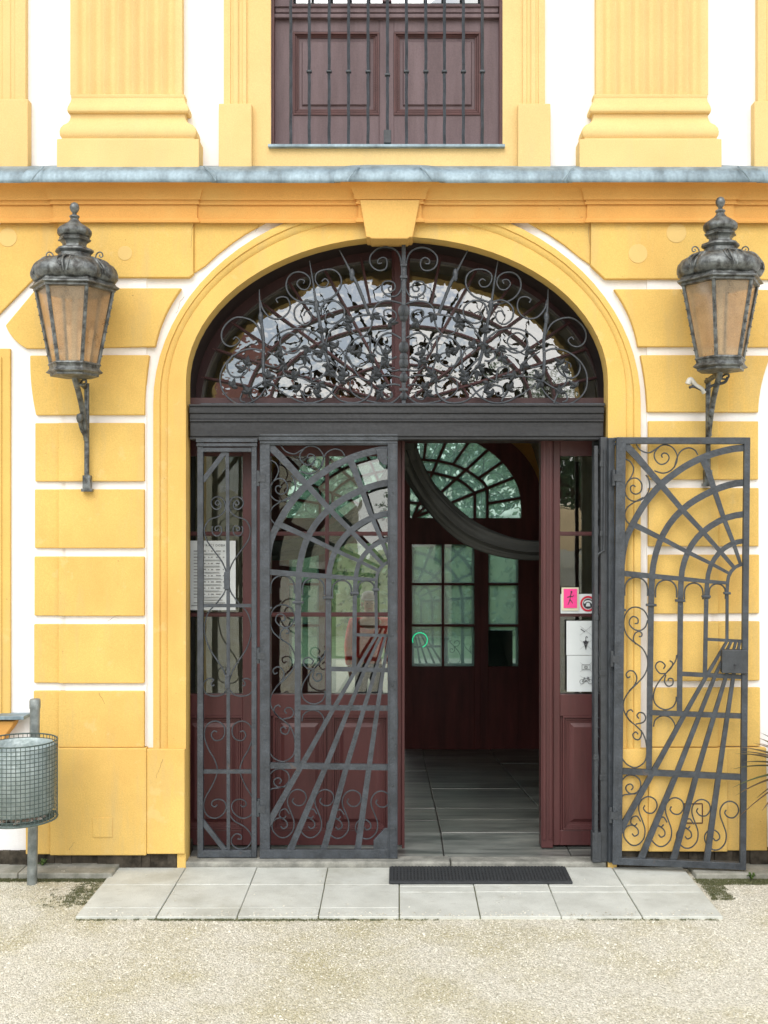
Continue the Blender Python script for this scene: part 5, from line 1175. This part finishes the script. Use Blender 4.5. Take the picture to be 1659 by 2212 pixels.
# ================================================================== PLANTS
def spiky(x, y, n, L, label, name='spiky_plant'):
    root = empty(name, (x, y, -.01), label, 'plant')
    m = MB(); m.lathe([(.10, 0), (.13, .02), (.16, .26), (.175, .27), (.175, .31), (.15, .31), (.14, .27), (0, .27)], k=28); m.build('pot', M['pot'], root, smooth=40)
    m = MB(); m.tube([(0, 0, .25), (.01, 0, .45), (0, 0, .62)], .03, .022, k=10); m.build('stem', M['bark'], root, smooth=60)
    m = MB(); r3 = random.Random(11)
    for i in range(n):
        a = r3.uniform(0, 6.28); e = r3.uniform(-.5, 1.3); l = L * r3.uniform(.7, 1.1); vs = []; K = 8
        for k_ in range(K + 1):
            t = k_ / K; rr = l * t * math.cos(e * (1 - .1 * t)); zz = .62 + l * t * math.sin(e) - .30 * l * t * t; wd = .022 * (1 - t) ** .6 * (.4 + min(1, t * 4) * .6) + .0004
            dx, dy = math.cos(a), math.sin(a); vs += [(rr * dx - wd * dy, rr * dy + wd * dx, zz), (rr * dx, rr * dy, zz - wd * .5), (rr * dx + wd * dy, rr * dy - wd * dx, zz)]
        m.add(vs, [(3 * k_ + j, 3 * k_ + j + 1, 3 * k_ + j + 4, 3 * k_ + j + 3) for k_ in range(K) for j in range(2)])
    m.build('foliage', M['yucca'], root); return root
spiky(X(1735, -.25), -.27, 110, .38, 'spiky potted plant at the right edge with reddish leaf tips before the white wall')
def weed(x, y, z, label):
    m = MB(); r3 = random.Random(int(x * 100))
    for i in range(16):
        a = r3.uniform(0, 6.28); l = r3.uniform(.015, .04); h = r3.uniform(.015, .05); dx, dy = math.cos(a), math.sin(a); wd = .006
        m.add([(x, y, z), (x + dx * l * .6 - dy * wd, y + dy * l * .6 + dx * wd, z + h), (x + dx * l, y + dy * l, z + h * .8), (x + dx * l * .6 + dy * wd, y + dy * l * .6 - dx * wd, z + h)], [(0, 1, 2, 3)])
    tag(m.build('weed', M['leaf']), label, 'weed')
weed(X(96), -.03, .015, 'tiny green weed at the wall foot behind the bin post')
weed(X(1600), -.19, -.01, 'small green tuft at the wall foot right of the open gate')

# ================================================================== PERSON
def person(loc, rz):
    root = empty('person', loc, 'person in red jacket and pale cap standing beyond the passage, seen through the glass', 'person')
    root.rotation_euler = (0, 0, rz)
    def skin(name, pts, edges, m, sub=2, rootv=0):
        me = bpy.data.meshes.new(name); me.from_pydata([p[:3] for p in pts], edges, []); me.materials.append(m)
        o = bpy.data.objects.new(name, me); col.objects.link(o); o.parent = root
        sk = o.modifiers.new('skin', 'SKIN'); sk.use_smooth_shade = True
        if not me.skin_vertices: 
            bpy.context.view_layer.objects.active = o
        for i, p in enumerate(pts):
            v = me.skin_vertices[0].data[i]; v.radius = (p[3], p[4] if len(p) > 4 else p[3]); v.use_root = (i == rootv)
        s = o.modifiers.new('sub', 'SUBSURF'); s.levels = sub; s.render_levels = sub; return o
    P_ = [(0, 0, .93, .14, .10), (0, 0, 1.12, .13, .09), (0, 0, 1.34, .155, .10), (0, 0, 1.45, .06, .055), (0, -.01, 1.52, .055, .06), (0, -.015, 1.60, .075, .09), (0, -.01, 1.67, .06, .075)]
    E = [(0, 1), (1, 2), (2, 3), (3, 4), (4, 5), (5, 6)]
    for s_ in (-1, 1):
        b = len(P_); P_ += [(s_ * .09, 0, .86, .085), (s_ * .10, -.01, .48, .055), (s_ * .10, .02, .10, .042), (s_ * .105, -.10, .035, .035)]; E += [(0, b), (b, b + 1), (b + 1, b + 2), (b + 2, b + 3)]
        b = len(P_); P_ += [(s_ * .19, 0, 1.38, .055), (s_ * .235, .01, 1.10, .042), (s_ * .235, -.05, .86, .028), (s_ * .235, -.06, .80, .022, .038)]; E += [(2, b), (b, b + 1), (b + 1, b + 2), (b + 2, b + 3)]; h_ = b + 3
        for k_, (dy, l) in enumerate(((-.028, .065), (-.01, .08), (.008, .075), (.025, .06))):
            b = len(P_); P_ += [(s_ * .235, -.06 + dy, .765, .0095), (s_ * .228, -.062 + dy, .765 - l * .55, .0085), (s_ * .218, -.064 + dy, .765 - l, .0075)]; E += [(h_, b), (b, b + 1), (b + 1, b + 2)]
        b = len(P_); P_ += [(s_ * .222, -.095, .80, .011), (s_ * .215, -.115, .765, .009)]; E += [(h_, b), (b, b + 1)]
    body = skin('body', P_, E, M['skin'])
    T = [(0, 0, .95, .15, .11), (0, 0, .86, .14, .10)]; TE = [(0, 1)]
    for s_ in (-1, 1):
        b = len(T); T += [(s_ * .09, 0, .80, .098), (s_ * .10, -.01, .48, .070), (s_ * .10, .01, .08, .060)]; TE += [(1, b), (b, b + 1), (b + 1, b + 2)]
    skin('trousers', T, TE, M['trouser'])
    J = [(0, 0, .84, .175, .135), (0, 0, 1.10, .165, .125), (0, 0, 1.36, .175, .125), (0, .005, 1.46, .085, .08)]; JE = [(0, 1), (1, 2), (2, 3)]
    for s_ in (-1, 1):
        b = len(J); J += [(s_ * .19, 0, 1.39, .075), (s_ * .24, .01, 1.11, .062), (s_ * .24, -.045, .87, .048)]; JE += [(2, b), (b, b + 1), (b + 1, b + 2)]
    skin('jacket', J, JE, M['jacket'])
    m = MB(); m.lathe([(0, 1.765), (.05, 1.755), (.082, 1.725), (.092, 1.68), (.090, 1.655), (.07, 1.65)], c=(0, -.005, 0), k=20, fn=lambda a, z, r: 1 + .10 * abs(math.sin(a))); m.box(-.06, .06, -.16, -.07, 1.658, 1.668); m.build('cap', M['hair'], root, smooth=60, bevel=.004)
    m = MB(); m.lathe([(0, .022), (.012, .0), (.008, -.012), (0, -.014)], c=(0, -.108, 1.595), k=8); m.build('nose', M['skin'], root, smooth=60)
    m = MB()
    for s_ in (-1, 1): m.lathe([(0, .008), (.010, 0), (0, -.008)], c=(s_ * .032, -.098, 1.618), k=8)
    m.build_each('eye', M['ink'], root, smooth=60)
    m = MB(); m.box(-.022, .022, -.106, -.096, 1.553, 1.559); m.build('mouth', M['red'], root)
    m = MB()
    for s_ in (-1, 1): m.lathe([(0, .03), (.014, .018), (.016, 0), (.009, -.022), (0, -.028)], c=(s_ * .082, .0, 1.60), k=8)
    m.build_each('ear', M['skin'], root, smooth=60)
    return root
person((X(797, 6.75), 6.75, -.62), R(8))

# ================================================================== SURROUNDINGS (seen through the passage and mirrored in the glass)
m = MB(); m.add([(-60, 6.2, -.62), (60, 6.2, -.62), (60, 80, -.5), (-60, 80, -.5)], [(0, 1, 2, 3)]); tag(m.build('garden_ground', M['hillgreen']), kind='structure')
m = MB(); m.add([(-2.5, 6.15, -.615), (2.5, 6.15, -.615), (2.5, 14, -.60), (-2.5, 14, -.60)], [(0, 1, 2, 3)]); tag(m.build('garden_path', M['farground']), kind='structure')
def tree(x, y, z, h, cr, label, seed, n=2600, leaf=.16, group='garden trees beyond the passage', lm='gleaf'):
    root = empty('leafy_tree', (x, y, z), label, 'tree', group); r3 = random.Random(seed)
    m = MB(); m.tube(smoothpts([(0, 0, 0), (.1, 0, h * .3), (0, .1, h * .55), (0, 0, h * .8)], 4), h * .035, h * .012, k=9)
    for i in range(9):
        a = r3.uniform(0, 6.28); z0 = h * r3.uniform(.3, .65); l = cr * r3.uniform(.6, .9)
        m.tube(smoothpts([(0, 0, z0), (l * .5 * math.cos(a), l * .5 * math.sin(a), z0 + h * .10), (l * math.cos(a), l * math.sin(a), z0 + h * .22)], 4), h * .013, h * .004, k=6)
    m.build('trunk', M['bark'], root, smooth=60)
    m = MB(); cl = []
    for i in range(34):
        while True:
            u, v, w_ = r3.uniform(-1, 1), r3.uniform(-1, 1), r3.uniform(-1, 1)
            if u * u + v * v + w_ * w_ < 1: break
        cl.append((u * cr, v * cr, h * .62 + w_ * h * .38, cr * r3.uniform(.20, .36)))
    for i in range(n):
        c_ = r3.choice(cl); d = Vector((r3.gauss(0, 1), r3.gauss(0, 1), r3.gauss(0, 1))).normalized() * c_[3] * r3.uniform(.6, 1.05)
        p = Vector(c_[:3]) + d; u = Vector((r3.gauss(0, 1), r3.gauss(0, 1), r3.gauss(0, 1))).normalized(); v = u.orthogonal().normalized(); s_ = leaf * r3.uniform(.6, 1.2)
        m.add([p - u * s_, p - v * s_ * .5, p + u * s_, p + v * s_ * .5], [(0, 1, 2, 3)])
    m.build('crown', M[lm], root)
tree(-3.5, 22, -.6, 7, 2.9, 'leafy garden tree to the left beyond the passage end', 1)
tree(.8, 26, -.6, 8, 3.2, 'tall leafy tree straight beyond the far glazed doors', 2)
tree(4.6, 23, -.6, 7, 2.8, 'leafy garden tree to the right beyond the far side window', 3)
hd = MB(); r3 = random.Random(9)
for i in range(7000):
    p = Vector((r3.uniform(-8, 9), 18 + r3.gauss(0, .35), r3.uniform(-.6, 2.2 + .3 * math.sin(i)))); u = Vector((r3.gauss(0, 1), r3.gauss(0, 1), r3.gauss(0, 1))).normalized(); v = u.orthogonal().normalized(); s_ = .09
    hd.add([p - u * s_, p - v * s_ * .6, p + u * s_, p + v * s_ * .6], [(0, 1, 2, 3)])
hc = MB(); hc.box(-8, 9, 17.9, 18.1, -.6, 2.0)
ho = hd.build('hedge', M['gleaf']); tag(ho, 'long clipped green hedge across the garden beyond the far doors', 'hedge'); hc.build('hedge_core', M['hillgreen'], ho)
# behind the camera: building with red roof and trees, mirrored in the fanlight
ob = empty('courtyard_building', (-9, -44, 0), 'cream building with red tiled roof across the courtyard, mirrored in the fanlight', 'building')
m = MB(); m.box(-9, 7, -4, 4, 0, 6.0); m.build('wall', M['cream_plaster'], ob)
m = MB(); m.add([(-9.5, -4.5, 5.95), (7.5, -4.5, 5.95), (7.5, 4.5, 5.95), (-9.5, 4.5, 5.95), (-6.5, 0, 8.9), (4.5, 0, 8.9)], [(0, 1, 5, 4), (1, 2, 5), (2, 3, 4, 5), (3, 0, 4), (0, 3, 2, 1)]); m.build('roof', M['rooftile'], ob)
for i in range(5):
    x = -7 + i * 3; m = MB(); m.box(x - .55, x + .55, 4.0, 4.06, 3.2, 4.9); wo = m.build('window', M['white'], ob); m = MB(); m.box(x - .42, x + .42, 4.055, 4.075, 3.32, 4.78); m.build('pane', M['winglass'], wo)
tree(7.5, -36, 0, 8.2, 3.4, 'tree across the courtyard right of the red roofed building', 21, 2600, .2, 'courtyard trees mirrored in the glass')
tree(1.8, -30, 0, 6.6, 2.4, 'smaller tree before the red roofed courtyard building', 22, 2000, .16, 'courtyard trees mirrored in the glass')
